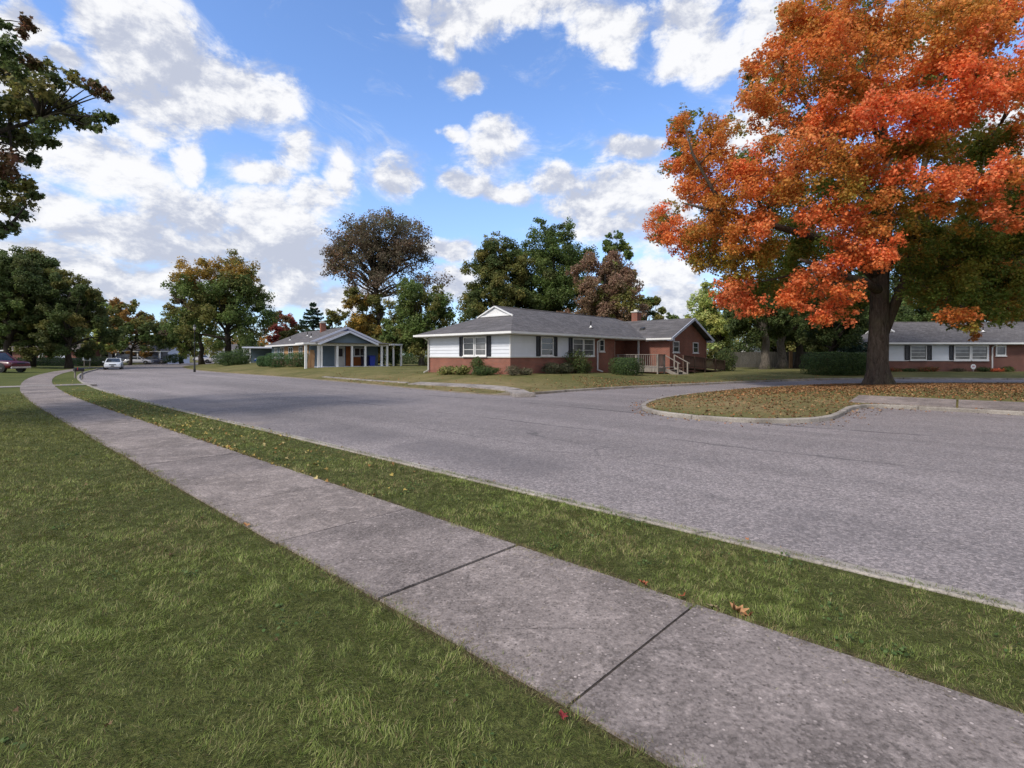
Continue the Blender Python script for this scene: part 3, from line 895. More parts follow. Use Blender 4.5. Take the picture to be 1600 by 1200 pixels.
def roof_dutch(root, a0, a1, b0, b1, ze, pitch, ag, roofmat='shingle', hip_right=True, gmat='white', zg=None):
    bm_ = (b0+b1)/2; zr = ze+pitch*(b1-b0)/2
    zg = zg or ze+pitch*(ag-a0); h = (zr-zg)/pitch
    E00, E10, E11, E01 = (a0,b0,ze), (a1,b0,ze), (a1,b1,ze), (a0,b1,ze)
    G0, G1, R0 = (ag,bm_-h,zg), (ag,bm_+h,zg), (ag-0.12,bm_,zr)
    mb = MB()
    if hip_right:
        R1 = (a1-(b1-b0)/2, bm_, zr); mb.poly([E10, E11, R1])
    else:
        R1 = (a1, bm_, zr)
    mb.poly([E00, E10, R1, R0, G0]); mb.poly([E11, E01, G1, R0, R1]); mb.poly([E01, E00, G0, G1])
    mb.poly([(a0,b0,ze-0.03),(a1,b0,ze-0.03),(a1,b1,ze-0.03),(a0,b1,ze-0.03)][::-1])
    # shingle edge thickness
    for p, q in ((E00,E10),(E10,E11),(E11,E01),(E01,E00)):
        mb.poly([(p[0],p[1],ze-0.03),(q[0],q[1],ze-0.03),q,p])
    roof = mb.build('roof', M[roofmat], root, recalc=False)
    # ridge cap
    rc = MB(); rc.tube([(R0[0], bm_, zr+0.005), (R1[0], bm_, zr+0.005)], 0.05, 6); rc.build('ridge_cap', M[roofmat], roof)
    # gablet
    g = MB()
    x = ag-0.02
    g.poly([(x,bm_-h,zg),(x,bm_+h,zg),(x,bm_,zr)])
    g.poly([(x+0.1,bm_+h,zg),(x+0.1,bm_-h,zg),(x+0.1,bm_,zr)])
    g.build('gable_panel', M[gmat], roof, recalc=False)
    rk = MB()
    for sgn in (-1, 1):
        rk.beam((ag-0.10, bm_+sgn*(h+0.10), zg-0.03), (ag-0.10, bm_+sgn*0.02, zr-0.01), 0.10, 0.08)
    rk.beam((ag-0.06, bm_-h, zg+0.05), (ag-0.06, bm_+h, zg+0.05), 0.08, 0.10)
    rk.build('rake_board', M['white'], roof)
    # fascia + gutter + soffit
    f = MB(); t = 0.03
    f.box(a0-t, a1+t, b0-t, b0-0.001, ze-0.20, ze-0.015); f.box(a0-t, a1+t, b1+0.001, b1+t, ze-0.20, ze-0.015)
    f.box(a0-t, a0-0.001, b0, b1, ze-0.20, ze-0.015); f.box(a1+0.001, a1+t, b0, b1, ze-0.20, ze-0.015)
    f.box(a0, a1, b0, b1, ze-0.19, ze-0.16)
    f.build('fascia', M['cream'], roof)
    gt = MB()
    gt.box(a0-0.14, a1+0.14, b0-0.14, b0-t-0.001, ze-0.15, ze-0.03)
    gt.box(a0-0.14, a0-t-0.001, b0-t, b1+0.14, ze-0.15, ze-0.03)
    gt.build('gutter', M['white'], roof)
    return roof, zr

def downspout(root, x, y, z0, z1, dx=0.0, dy=-0.3, mat='white'):
    mb = MB(); w = 0.04
    mb.box(x-w, x+w, y-w, y+w, z0+0.12, z1-0.25)
    mb.beam((x, y, z1-0.27), (x+dx, y+dy, z1-0.02), 0.08, 0.08)
    mb.beam((x, y, z0+0.15), (x+dx*0.9, y+dy*0.9, z0+0.02), 0.08, 0.08)
    return mb.build('downspout', M[mat], root)

def vent_pipe(parent, x, y, z, mat='white'):
    mb = MB(); mb.lathe([(0.20, 0.0), (0.06, 0.09), (0.055, 0.16)], (x, y, z), 10)
    o = mb.build('vent_flashing', M[mat], parent)
    p = MB(); p.lathe([(0.04, 0.10), (0.04, 0.42), (0.055, 0.42), (0.055, 0.48)], (x, y, z), 10); p.build('vent_pipe', M['black'], o)

def chimney(parent, x, y, z0, z1, w=0.7, mat='brick'):
    mb = MB(); mb.box(x-w/2, x+w/2, y-w/2*0.8, y+w/2*0.8, z0, z1)
    o = mb.build('chimney', M[mat], parent)
    c = MB(); c.box(x-w/2-0.06, x+w/2+0.06, y-w/2*0.8-0.06, y+w/2*0.8+0.06, z1+0.002, z1+0.10); c.box(x-w*0.25, x+w*0.25, y-w*0.2, y+w*0.2, z1+0.102, z1+0.26)
    c.build('chimney_cap', M['cream'], o)

def door(root, fr, u0, u1, z0, z1, mat='white', glass=True, d=0.0):
    mb = MB(); mb.fbox(fr, u0, u1, z0, z1, d, d+0.045)
    for zz in ((0.08,0.42),(0.5,0.68)):
        mb.fbox(fr, u0+0.12, u1-0.12, z0+(z1-z0)*zz[0], z0+(z1-z0)*zz[1], d+0.04, d+0.058)
    o = mb.build('door', M[mat], root)
    if glass:
        g = MB(); g.fbox(fr, u0+0.16, u1-0.16, z0+(z1-z0)*0.5, z0+(z1-z0)*0.92, d+0.03, d+0.062); g.build('pane', M['pane'], o)
    h = MB(); c = fr(u1-0.09, d+0.08, z0+0.95); h.lathe([(0.0,-0.02),(0.035,-0.02),(0.035,0.02),(0.0,0.02)], c, 10); h.build('handle', M['chrome'], o)
    f = MB(); f.fbox(fr, u0-0.08, u0-0.002, z0, z1+0.08, d-0.01, d+0.05); f.fbox(fr, u1+0.002, u1+0.08, z0, z1+0.08, d-0.01, d+0.05); f.fbox(fr, u0-0.002, u1+0.002, z1+0.002, z1+0.08, d-0.01, d+0.05)
    f.build('door_frame', M['white'], o)
    return o

TH = math.atan2(N[1], N[0])
# ---- brick house on the corner
def brick_house():
    r = empty('brick_house', (-0.1, 30.3, 0.5), TH, 'red brick ranch house with white siding, black shutters and grey hip roof on the corner', 'house', 'single storey houses')
    W_ = 7.7; L_ = 22.0; T = 0.18
    fr, lf = front_fr(), left_fr()
    wall = MB()
    zs = 1.05
    wall.box(0, 11.8, 0, W_, -0.6, 2.36)               # main block
    wall.box(11.8, L_, 1.5, W_, -0.6, 2.36)            # behind the porch
    wall.box(15.9, 23.3, -2.5, 1.5, -0.6, 2.36)        # gabled wing
    # brick gable of the wing
    gm = 19.6; gp = 0.41
    zt = 2.36
    wall.poly([(15.9,-2.5,zt),(23.3,-2.5,zt),(gm,-2.5,zt+3.7*gp+0.12)])
    wall.build('wall', M['brick'], r)
    # siding band on the left end and the left part of the front
    siding(r, [(lf, 0.0, W_, zs, 2.34), (fr, 0.0, 8.9, zs, 2.34)])
    tb = MB()
    tb.fbox(lf, -0.05, W_, zs-0.06, zs-0.002, 0.0, 0.06); tb.fbox(fr, -0.045, 8.9, zs-0.06, zs-0.002, 0.002, 0.06)
    tb.build('sill_band', M['cream'], r)
    cb = MB(); cb.box(-0.055, 0.03, -0.055, 0.03, zs, 2.34); cb.build('corner_board', M['white'], r)
    cb = MB(); cb.fbox(fr, 8.9, 8.98, zs, 2.34, 0.0, 0.05); cb.build('corner_board', M['white'], r)
    d = 0.05
    window(r, lf, 1.92, 2.93, 1.10, 2.30, 1, 2, 'blind', d); window(r, lf, 3.0, 4.02, 1.10, 2.30, 1, 2, 'pane', d)
    shutter(r, lf, 1.55, 1.89, 1.08, 2.32, d); shutter(r, lf, 4.05, 4.40, 1.08, 2.32, d)
    window(r, fr, 2.76, 4.05, 1.10, 2.30, 1, 2, 'pane', d)
    shutter(r, fr, 2.34, 2.73, 1.08, 2.32, d); shutter(r, fr, 4.08, 4.48, 1.08, 2.32, d)
    shutter(r, fr, 5.78, 6.17, 1.08, 2.32, d)
    window(r, fr, 6.2, 7.48, 1.10, 2.30, 1, 2, 'blind', d); window(r, fr, 7.52, 8.82, 1.10, 2.30, 1, 2, 'blind', d)
    window(r, fr, 9.6, 10.28, 1.42, 2.30, 1, 1, 'pane', 0.0)
    # entry recess
    rf = front_fr(1.5)
    door(r, rf, 12.75, 13.65, 0.33, 2.28, 'white', True)
    sl = window(r, rf, 13.85, 14.25, 0.45, 2.25, 1, 0, 'pane', 0.0, sill=False)
    pw = MB(); pw.fbox(rf, 11.82, 12.6, 0.3, 2.34, 0.0, 0.04); pw.build('entry_panel', M['white'], r)
    pp = MB(); pp.box(15.3, 15.42, -0.15, -0.03, 0.3, 2.33); pp.build('porch_post', M['white'], r)
    # wing windows
    wf = front_fr(-2.5)
    window(r, wf, 16.45, 17.55, 1.38, 2.28, 1, 1, 'pane', 0.0); window(r, wf, 20.3, 21.4, 1.35, 2.25, 1, 1, 'pane', 0.0)
    # roofs
    roof, zr = roof_dutch(r, -0.6, 22.8, -0.6, W_+0.6, 2.55, 0.431, 2.72, zg=3.78)
    vent_pipe(roof, 9.9, 0.9, 2.55+0.431*1.5)
    vx, vy = 12.2, 3.2
    # wing roof
    wr = MB(); o = 0.55; ze = 2.53; th = 0.05
    xl, xr_ = 15.9-o, 23.3+o; zrw = ze+gp*(3.7+o); y0, y1 = -2.5-0.45, 6.0
    for (A, B) in (((xl, ze), (gm, zrw)), ((gm, zrw), (xr_, ze))):
        wr.hexa([(A[0],y0,A[1]-th),(B[0],y0,B[1]-th),(B[0],y1,B[1]-th),(A[0],y1,A[1]-th),(A[0],y0,A[1]),(B[0],y0,B[1]),(B[0],y1,B[1]),(A[0],y1,A[1])])
    wroof = wr.build('wing_roof', M['shingle'], r)
    rk = MB()
    rk.beam((xl-0.02, y0-0.03, ze-0.11), (gm, y0-0.03, zrw-0.10), 0.05, 0.20); rk.beam((gm, y0-0.03, zrw-0.10), (xr_+0.02, y0-0.03, ze-0.11), 0.05, 0.20)
    # boxed soffit ends
    rk.box(xr_-0.5, xr_, y0, -2.502, ze-0.26, ze-0.10); rk.box(xl, xl+0.5, y0, -2.502, ze-0.26, ze-0.10)
    rk.build('rake_board', M['lilac_white'], wroof)
    g = MB(); g.box(xl-0.13, xl-0.001, y0, 0.2-1.0, ze-0.16, ze-0.03); g.build('gutter', M['white'], wroof)
    g = MB(); g.box(xr_+0.001, xr_+0.12, y0, 3, ze-0.16, ze-0.03); g.build('gutter', M['white'], wroof)
    sf = MB(); sf.box(xl, 15.9, y0+0.5, -0.7, ze-0.24, ze-0.2); sf.build('soffit', M['cream'], wroof)
    sf = MB(); sf.box(23.3, xr_, y0+0.5, 5.5, ze-0.24, ze-0.2); sf.build('soffit', M['cream'], wroof)
    bv = MB(); bx, by = 17.3, 0.6; bz = ze+gp*(bx-xl); bv.hexa([(bx-0.2,by-0.2,bz-0.1),(bx+0.2,by-0.2,bz+0.05),(bx+0.2,by+0.2,bz+0.05),(bx-0.2,by+0.2,bz-0.1),(bx-0.16,by-0.16,bz+0.12),(bx+0.16,by-0.16,bz+0.22),(bx+0.16,by+0.16,bz+0.22),(bx-0.16,by+0.16,bz+0.12)])
    bv.build('roof_vent', M['black'], wroof)
    chimney(roof, 19.9, 2.6, 2.6, 5.05, 0.72)
    downspout(r, -0.1, 7.55, -0.05, 2.4, dx=-0.45, dy=0.0, mat='cream')
    downspout(r, 9.3, -0.08, -0.05, 2.4, dx=0.0, dy=-0.5)
    downspout(r, 23.4, -2.2, -0.25, 2.3, dx=0.4, dy=0.0, mat='cream')
    # right end of the wing is sided
    rf2 = right_fr(23.3)
    siding(r, [(rf2, -2.5, 1.4, -0.2, 2.3)], 'siding', 'end_siding')
    return r
BH = brick_house()
def house_pt(a, b):   # house coordinates to world
    c, s = math.cos(TH), math.sin(TH)
    return (-0.1 + c*a - s*b, 30.3 + s*a + c*b)

# ---- timber deck with stairs and ramp before the entry
def deck():
    x, y = house_pt(0, 0)
    r = empty('wooden_deck', (x, y, 0.25), TH, 'weathered wooden entry deck with railing, short steps and a ramp along the brick wing', 'deck')
    zf = 0.5
    pl = MB(); k = 22
    for i in range(k):
        b0 = -3.4+3.35*i/k
        if b0 < -2.55: pl.box(12.0, 15.6, b0, b0+3.35/k*0.93, zf-0.04, zf)
        else: pl.box(12.0, 15.4, b0, b0+3.35/k*0.93, zf-0.04, zf)
    pl.build('floor', M['deck'], r)
    sk = MB(); sk.box(11.98, 12.03, -3.4, -0.1, 0.18, zf-0.045); sk.box(12.03, 13.0, -3.42, -3.37, 0.18, zf-0.045); sk.build('skirt', M['deck'], r)
    for (a, b, zz) in ((12.0,-3.42,1.42),(12.0,-1.7,1.42),(12.0,-0.15,1.42),(13.05,-3.42,1.42),(14.75,-3.42,1.42)):
        p = MB(); p.box(a-0.05, a+0.05, b-0.05, b+0.05, -0.25, zz); p.build('post', M['deck'], r)
    rl = MB()
    rl.box(11.93, 12.07, -3.5, -0.05, 1.425, 1.465); rl.box(11.97, 12.03, -3.36, -0.2, 0.58, 0.64)
    rl.box(12.07, 13.12, -3.49, -3.35, 1.425, 1.465); rl.box(12.06, 13.0, -3.45, -3.39, 0.58, 0.64)
    o = rl.build('railing', M['deck'], r)
    bl = MB()
    n = 19
    for i in range(n):
        b = -3.3+3.05*i/(n-1)
        if abs(b+1.7) < 0.07: continue
        bl.box(11.985, 12.015, b-0.018, b+0.018, 0.64, 1.425)
    for i in range(7):
        a = 12.16+0.12*i; bl.box(a-0.018, a+0.018, -3.435, -3.405, 0.64, 1.425)
    bl.build('baluster', M['deck'], o)
    tag(o.children[0], kind=None)
    # stairs: out of the front edge
    st = MB()
    for i in range(3):
        st.box(13.12, 14.7, -3.45-0.32*(i+1), -3.45-0.32*i+0.02, zf-0.17*(i+1)-0.04, zf-0.17*(i+1))
    st.build('step', M['deck'], r)
    sg = MB()
    for a in (13.1, 14.72):
        sg.beam((a, -3.42, zf-0.14), (a, -4.5, -0.12), 0.05, 0.24)
    sg.build('stringer', M['deck'], r)
    for a in (13.08, 14.74):
        h = MB(); h.box(a-0.045, a+0.045, -4.5, -4.41, -0.3, 0.82); h.beam((a, -3.4, 1.43), (a, -4.5, 0.84), 0.09, 0.05); h.beam((a, -4.45, 0.83), (a, -4.62, 0.80), 0.09, 0.05)
        h.build('handrail', M['deck'], r)
    # ramp
    rp = MB(); rp.hexa([(15.6,-4.0,zf-0.1),(23.4,-4.0,-0.08),(23.4,-2.75,-0.08),(15.6,-2.75,zf-0.1),(15.6,-4.0,zf-0.03),(23.4,-4.0,0.0),(23.4,-2.75,0.0),(15.6,-2.75,zf-0.03)])
    rp.box(14.8, 15.6, -4.0, -3.4, zf-0.1, zf-0.03)
    rp.build('ramp', M['deck_dark'], r)
    rr = MB()
    rr.beam((14.8,-4.05,1.38), (23.4,-4.05,0.92), 0.10, 0.05); rr.beam((14.8,-4.05,0.62), (23.4,-4.05,0.14), 0.05, 0.08)
    ro = rr.build('ramp_railing', M['deck_dark'], r)
    bb = MB()
    for i in range(52):
        t = i/51; a = 14.9+8.4*t; z0 = 0.62-0.48*t; z1 = 1.37-0.46*t
        bb.box(a-0.02, a+0.02, -4.07, -4.03, z0, z1)
    bb.build('baluster', M['deck_dark'], ro)
    for a in (14.85, 16.9, 19.0, 21.2, 23.35):
        t = (a-14.8)/8.6
        p = MB(); p.box(a-0.045, a+0.045, -4.13, -4.04-0.001, -0.3, 1.42-0.46*t); p.build('post', M['deck_dark'], r)
    return r
deck()

# ---- house on the right, seen square on
def right_house():
    x0 = 32.2; y0 = 44.5; g = 0.26
    r = empty('brick_house', (x0, y0, g), 0.0, 'low brick ranch house with white siding strip, partly behind the orange maple at right', 'house', 'single storey houses')
    fr = front_fr(); W_ = 6.0; L_ = 27.0; u = lambda px: (px-800)/17.98 - x0
    wall = MB(); wall.box(0, L_, 0, W_, -0.5, 2.30); wall.build('wall', M['brick_brown'], r)
    lf = left_fr()
    e = u(1484)
    siding(r, [(fr, 0, u(1545), 0.95, 2.28), (lf, 0, W_, 0.95, 2.28)])
    tb = MB(); tb.fbox(fr, -0.05, u(1545), 0.89, 0.948, 0.0, 0.06); tb.build('sill_band', M['white'], r)
    d = 0.05
    shutter(r, fr, u(1413), u(1420.5), 0.98, 2.24, d); shutter(r, fr, u(1447.5), u(1454.8), 0.98, 2.24, d); shutter(r, fr, u(1482.6), u(1488.8), 0.98, 2.24, d)
    window(r, fr, u(1421.2), u(1446.8), 0.98, 2.24, 1, 3, 'blind', d)
    window(r, fr, u(1489.5), u(1515.5), 0.95, 2.26, 1, 3, 'blind', d, fw=0.1); window(r, fr, u(1516), u(1542.5), 0.95, 2.26, 1, 3, 'blind', d, fw=0.1)
    window(r, fr, u(1555.5), u(1571.5), 1.35, 2.24, 1, 0, 'blind', 0.0, fw=0.1)
    window(r, fr, u(1600)+1.2, u(1600)+2.6, 1.1, 2.2, 1, 1, 'pane', 0.0)
    roof, zr = roof_dutch(r, -0.6, L_+0.6, -0.6, W_+0.6, 2.5, 0.54, 2.0, zg=3.5)
    vent_pipe(roof, u(1556), 1.2, 2.5+0.54*1.8)
    downspout(r, u(1549.5), -0.06, 0.0, 2.35, 0.0, -0.5)
    return r
right_house()

# ---- blue-grey house with the open porch
BA = math.atan2(0.62, 0.78)
BX, BY, BZ = -18.9, 50.0, 0.5
def blue_pt(a, b):
    c, s = math.cos(BA), math.sin(BA); return (BX+c*a-s*b, BY+s*a+c*b)
def blue_house():
    r = empty('porch_house', (BX, BY, 0.42), BA, 'blue grey house with white columned porch under a front gable, beside clipped bushes', 'house', 'single storey houses')
    fr = front_fr()
    W_ = 7.2; py = 2.4; Lh = 15.5
    wall = MB(); wall.box(0, W_, py, py+Lh, -0.5, 2.32)
    gm = W_/2; gp = 0.40
    wall.poly([(0,py,2.32),(W_,py,2.32),(gm,py,2.32+gm*gp)])
    wall.build('wall', M['bluegrey'], r)
    lf = left_fr(); pf = front_fr(py)
    # left long side: brick below, wood toned bays and windows above
    bw = MB(); bw.fbox(lf, py, py+Lh, -0.5, 0.8, 0.0, 0.05); bw.build('brick_base', M['brick_brown'], r)
    for k, (u0, u1) in enumerate(((5.0, 6.2), (8.6, 10.2), (12.2, 13.8), (15.2, 16.4))):
        window(r, lf, u0, u1, 0.95, 2.15, 2, 1, 'pane', 0.02, 'white')
    for u0, u1 in ((3.0, 4.9), (6.4, 8.4), (10.4, 12.0)):
        tp = MB(); tp.fbox(lf, u0, u1, 0.81, 2.30, 0.0, 0.06); tp.build('wood_panel', M['tan_wood'], r)
    # porch
    fl = MB(); fl.box(-0.15, W_+0.15, -0.25, py-0.002, -0.45, 0.10); fl.build('porch_floor', M['lilac_white'], r)
    bm_ = MB(); bm_.box(-0.1, W_+0.1, -0.12, 0.12, 2.18, 2.42); bm_.box(-0.1, 0.1, 0.12, py, 2.2, 2.4); bm_.box(W_-0.1, W_+0.1, 0.12, py, 2.2, 2.4); bm_.build('porch_beam', M['cream'], r)
    for a in (0.0, 0.28, 1.85, 3.35, 4.75, 6.55, W_-0.03):
        p = MB(); w = 0.09 if a != 0.0 else 0.11
        p.box(a-w, a+w, -0.09, 0.09, 0.10, 2.18); p.build('porch_column', M['white'], r)
    p = MB(); p.box(-1.3, -1.1, -0.1, 0.1, -0.2, 2.3); p.build('porch_column', M['white'], r)
    cn = MB(); cn.box(-1.5, -0.11, -0.3, py, 2.3, 2.46); cn.build('canopy', M['white'], r)
    door(r, pf, 2.5, 3.4, 0.12, 2.1, 'cream', True)
    o = MB(); o.fbox(pf, 3.6, 6.0, 0.12, 1.05, 0.0, 0.05); o.fbox(pf, 3.6, 4.2, 1.05, 2.2, 0.0, 0.045); o.build('orange_panel', M['orange_wood'], r)
    window(r, pf, 4.5, 5.8, 1.15, 2.05, 2, 0, 'pane', 0.0)
    # roof over body and lower porch gable
    def gable(x0, x1, y0, y1, ze, g, name, th=0.06):
        m = (x0+x1)/2; zr = ze+g*(x1-x0)/2; w = MB()
        for A, B in (((x0,ze),(m,zr)), ((m,zr),(x1,ze))):
            w.hexa([(A[0],y0,A[1]-th),(B[0],y0,B[1]-th),(B[0],y1,B[1]-th),(A[0],y1,A[1]-th),(A[0],y0,A[1]),(B[0],y0,B[1]),(B[0],y1,B[1]),(A[0],y1,A[1])])
        ro = w.build(name, M['shingle'], r)
        k = MB(); k.beam((x0,y0-0.04,ze-0.1),(m,y0-0.04,zr-0.1),0.06,0.2); k.beam((m,y0-0.04,zr-0.1),(x1,y0-0.04,ze-0.1),0.06,0.2)
        k.build('rake_board', M['lilac_white'], ro)
        f = MB(); f.box(x0-0.1, x0-0.001, y0, y1, ze-0.18, ze-0.02); f.box(x1+0.001, x1+0.1, y0, y1, ze-0.18, ze-0.02); f.build('gutter', M['white'], ro)
        return ro, zr
    ro, zr = gable(-0.6, W_+0.6, py-0.5, py+Lh+0.5, 2.46, 0.42, 'roof')
    po, zp = gable(-0.05, 5.9, -0.5, py+2.0, 2.46, 0.42, 'porch_roof')
    gp_ = MB(); m = 2.92
    gp_.poly([(0.35,-0.05,2.43),(5.5,-0.05,2.43),(m,-0.05,zp-0.12)]); gp_.poly([(0.35,0.05,2.43),(5.5,0.05,2.43),(m,0.05,zp-0.12)][::-1]); gp_.build('gable_panel', M['bluegrey'], po, recalc=False)
    gb = MB(); gb.poly([(-0.2,py-0.42,2.5),(W_+0.2,py-0.42,2.5),(gm,py-0.42,zr-0.12)]); gb.build('upper_gable', M['blue_trim'], ro, recalc=False)
    sh = MB(); sh.hexa([(-0.4,-0.45,2.43),(W_+0.3,-0.45,2.43),(W_+0.3,py-0.45,2.47),(-0.4,py-0.45,2.47),(-0.4,-0.45,2.47),(W_+0.3,-0.45,2.47),(W_+0.3,py-0.45,2.62),(-0.4,py-0.45,2.62)]); sh.build('porch_skirt_roof', M['shingle'], r)
    chimney(ro, 2.9, 7.5, 2.9, 4.85, 0.55, 'brick')
    for (a, b) in ((1.0, 5.5), (1.6, 8.8), (0.6, 12.0)):
        vent_pipe(ro, a, b, 2.46+0.42*(a+0.6))
    # flat carport roof at the right side
    cp = MB(); cp.box(W_+0.62, W_+1.95, 0.3, 5.0, 2.3, 2.48); co = cp.build('side_canopy', M['lilac_white'], r)
    for (a, b) in ((W_+1.82, 0.45), (W_+1.0, 4.9), (W_+1.82, 4.9), (W_+0.9, 0.45)):
        q = MB(); q.box(a-0.08, a+0.08, b-0.08, b+0.08, -0.4, 2.3); q.build('canopy_post', M['white'], co)
    return r
blue_house()

def bin_(name, label, a, b, m, h=1.05):
    x, y = blue_pt(a, b)
    r = empty(name, (x, y, 0.52), BA, label, 'bin', 'wheeled bins on the porch')
    mb = MB(); mb.hexa([(-0.24,-0.26,0.06),(0.24,-0.26,0.06),(0.24,0.26,0.06),(-0.24,0.26,0.06),(-0.31,-0.34,h-0.1),(0.31,-0.34,h-0.1),(0.31,0.34,h-0.1),(-0.31,0.34,h-0.1)]); mb.build('body', M[m], r)
    l = MB(); l.hexa([(-0.33,-0.37,h-0.095),(0.33,-0.37,h-0.095),(0.33,0.37,h-0.095),(-0.33,0.37,h-0.095),(-0.28,-0.3,h),(0.28,-0.3,h),(0.28,0.3,h+0.03),(-0.28,0.3,h+0.03)]); l.build('lid', M[m], r)
    for sgn in (-1, 1):
        w = MB(); w.tube([(sgn*0.25,0.28,0.1),(sgn*0.31,0.28,0.1)], 0.1, 12); w.build('wheel', M['rubber'], r)
    return r
bin_('wheeled_bin', 'bright blue wheeled bin standing on the porch between white columns', 5.75, 0.75, 'binblue', 1.1)
bin_('wheeled_bin', 'dark navy wheeled bin left of the blue one on the porch', 5.1, 0.95, 'bindark', 1.0)

def leaning_boards():
    x, y = blue_pt(-0.55, 0.4)
    r = MB(); r.beam((-0.22,0,0), (0.12,0.1,1.75), 0.42, 0.05); r.beam((0.12,-0.1,0), (0.22,0.05,1.5), 0.25, 0.05)
    o = r.build('leaning_board', M['tan_wood']); o.location = (x, y, 0.42); o.rotation_euler = (0,0,BA)
    tag(o, 'tan boards leaning upright beside the left porch column of the blue grey house', 'board')
leaning_boards()

# ---- simple houses farther off
def far_house(name, label, x, y, rz, L, Wd, wallm, roofm, wins, doorx=None, h=2.5, pitch=0.36, garage=None, cols=None, hip=False):
    g = gz(x, y)
    r = empty(name, (x, y, g), rz, label, 'house', 'single storey houses')
    fr = front_fr()
    w = MB(); w.box(0, L, 0, Wd, -0.4, h)
    zr = h+0.1+pitch*(Wd/2+0.5)
    if not hip:
        w.poly([(0,0,h),(0,Wd,h),(0,Wd/2,h+pitch*Wd/2+0.1)]); w.poly([(L,0,h),(L,Wd,h),(L,Wd/2,h+pitch*Wd/2+0.1)])
    w.build('wall', M[wallm], r, recalc=True)
    ro = MB(); o = 0.5; ze = h+0.1
    if hip:
        k = Wd/2+o
        A,B,C_,D_ = (-o,-o,ze),(L+o,-o,ze),(L+o,Wd+o,ze),(-o,Wd+o,ze); E,F_ = (-o+k,Wd/2,zr),(L+o-k,Wd/2,zr)
        for q in ([A,B,F_,E],[B,C_,F_],[C_,D_,E,F_],[D_,A,E],[D_,C_,B,A]): ro.poly(q)
    else:
        for (p, q) in (((-o,ze),(Wd/2,zr)), ((Wd/2,zr),(Wd+o,ze))):
            ro.hexa([(-o,p[0],p[1]-0.06),(L+o,p[0],p[1]-0.06),(L+o,q[0],q[1]-0.06),(-o,q[0],q[1]-0.06),(-o,p[0],p[1]),(L+o,p[0],p[1]),(L+o,q[0],q[1]),(-o,q[0],q[1])])
    rr = ro.build('roof', M[roofm], r)
    f = MB(); f.box(-o, L+o, -o-0.05, -o-0.001, ze-0.2, ze-0.01); f.build('fascia', M['white'], rr)
    for (u0, u1, z0, z1) in wins: window(r, fr, u0, u1, z0, z1, 1, 1, 'pane', 0.0)
    if doorx is not None: door(r, fr, doorx, doorx+0.9, 0.1, 2.1, 'white', False)
    if garage:
        gm = MB(); gm.fbox(fr, garage[0], garage[1], 0.0, 2.1, 0.0, 0.05)
        for k in range(1,4): gm.fbox(fr, garage[0]+0.1, garage[1]-0.1, 0.52*k-0.42, 0.52*k-0.06, 0.05, 0.065)
        gm.build('garage_door', M['lilac_white'], r)
    if cols:
        for a in cols[0]:
            c = MB(); c.box(a-0.12, a+0.12, -cols[1]-0.12, -cols[1]+0.12, -0.3, h-0.1); c.build('porch_column', M['white'], r)
        c = MB(); c.box(min(cols[0])-0.4, max(cols[0])+0.4, -cols[1]-0.4, -o-0.06, h-0.1, h+0.08); c.build('porch_roof', M['cream'], r)
    return r
# white and blue house beyond the far bend
far_house('far_house', 'pale blue grey house with long grey roof and white porch posts beyond the white sedan', -86, 106, 0.06, 14.2, 8, 'lilac_white', 'shingle',
          [(1.2,2.4,0.9,2.1),(3.0,4.0,0.3,2.2),(8.2,9.4,0.9,2.1)], 5.0, 2.5, 0.30, None, ((5.4,7.6,9.6,11.8,13.9), 2.2))
far_house('far_house', 'dark brown low house with a pale garage door behind the left trees', -97, 98, 0.05, 13, 8, 'brick_brown', 'shingle_brown', [(3.5,5.0,0.9,2.1)], 6.2, 2.4, 0.30, (8.4,11.2))
far_house('far_house', 'pale house with grey roof at the far end of the street behind the lamp post', -98, 164, 0.25, 13, 9, 'siding', 'shingle', [(1.2,2.8,0.9,2.2),(4.2,5.8,0.9,2.2),(8.5,10,0.9,2.2)], 6.8, 3.0, 0.38)
far_house('far_house', 'grey roofed house half hidden behind the flat white carport', -38, 84, 0.25, 11, 8, 'brick_brown', 'shingle', [(1.5,3.0,0.9,2.1),(6,7.6,0.9,2.1)], 4.0, 2.5, 0.36, hip=True)
far_house('far_house', 'low grey roofed house seen past tree trunks, behind the back fence', 37, 76, -0.05, 14, 8, 'cream', 'shingle', [(1.5,3.0,0.9,2.1),(6,7.6,0.9,2.1)], 4.0, 2.5, 0.36)

def carport():
    x, y = at(381, 78, 0.4)[0], 78
    g = gz(x, y)
    r = empty('carport', (x, y, g), 0.30, 'flat roofed open white carport sheltering a blue car', 'carport')
    c = MB(); c.box(-0.2, 6.2, -0.3, 5.2, 2.28, 2.5); c.build('roof', M['lilac_white'], r)
    for (a, b) in ((0.0,0.0),(0.85,0.0),(5.9,0.0),(0.0,5.0),(5.9,5.0)):
        p = MB(); p.box(a-0.1, a+0.1, b-0.1, b+0.1, -0.3, 2.28); p.build('post', M['white'], r)
    w = MB(); w.box(0.1, 5.8, 4.92, 5.08, -0.3, 2.28); w.build('back_wall', M['bluegrey'], r)
    return (x, y, g)
CP = carport()

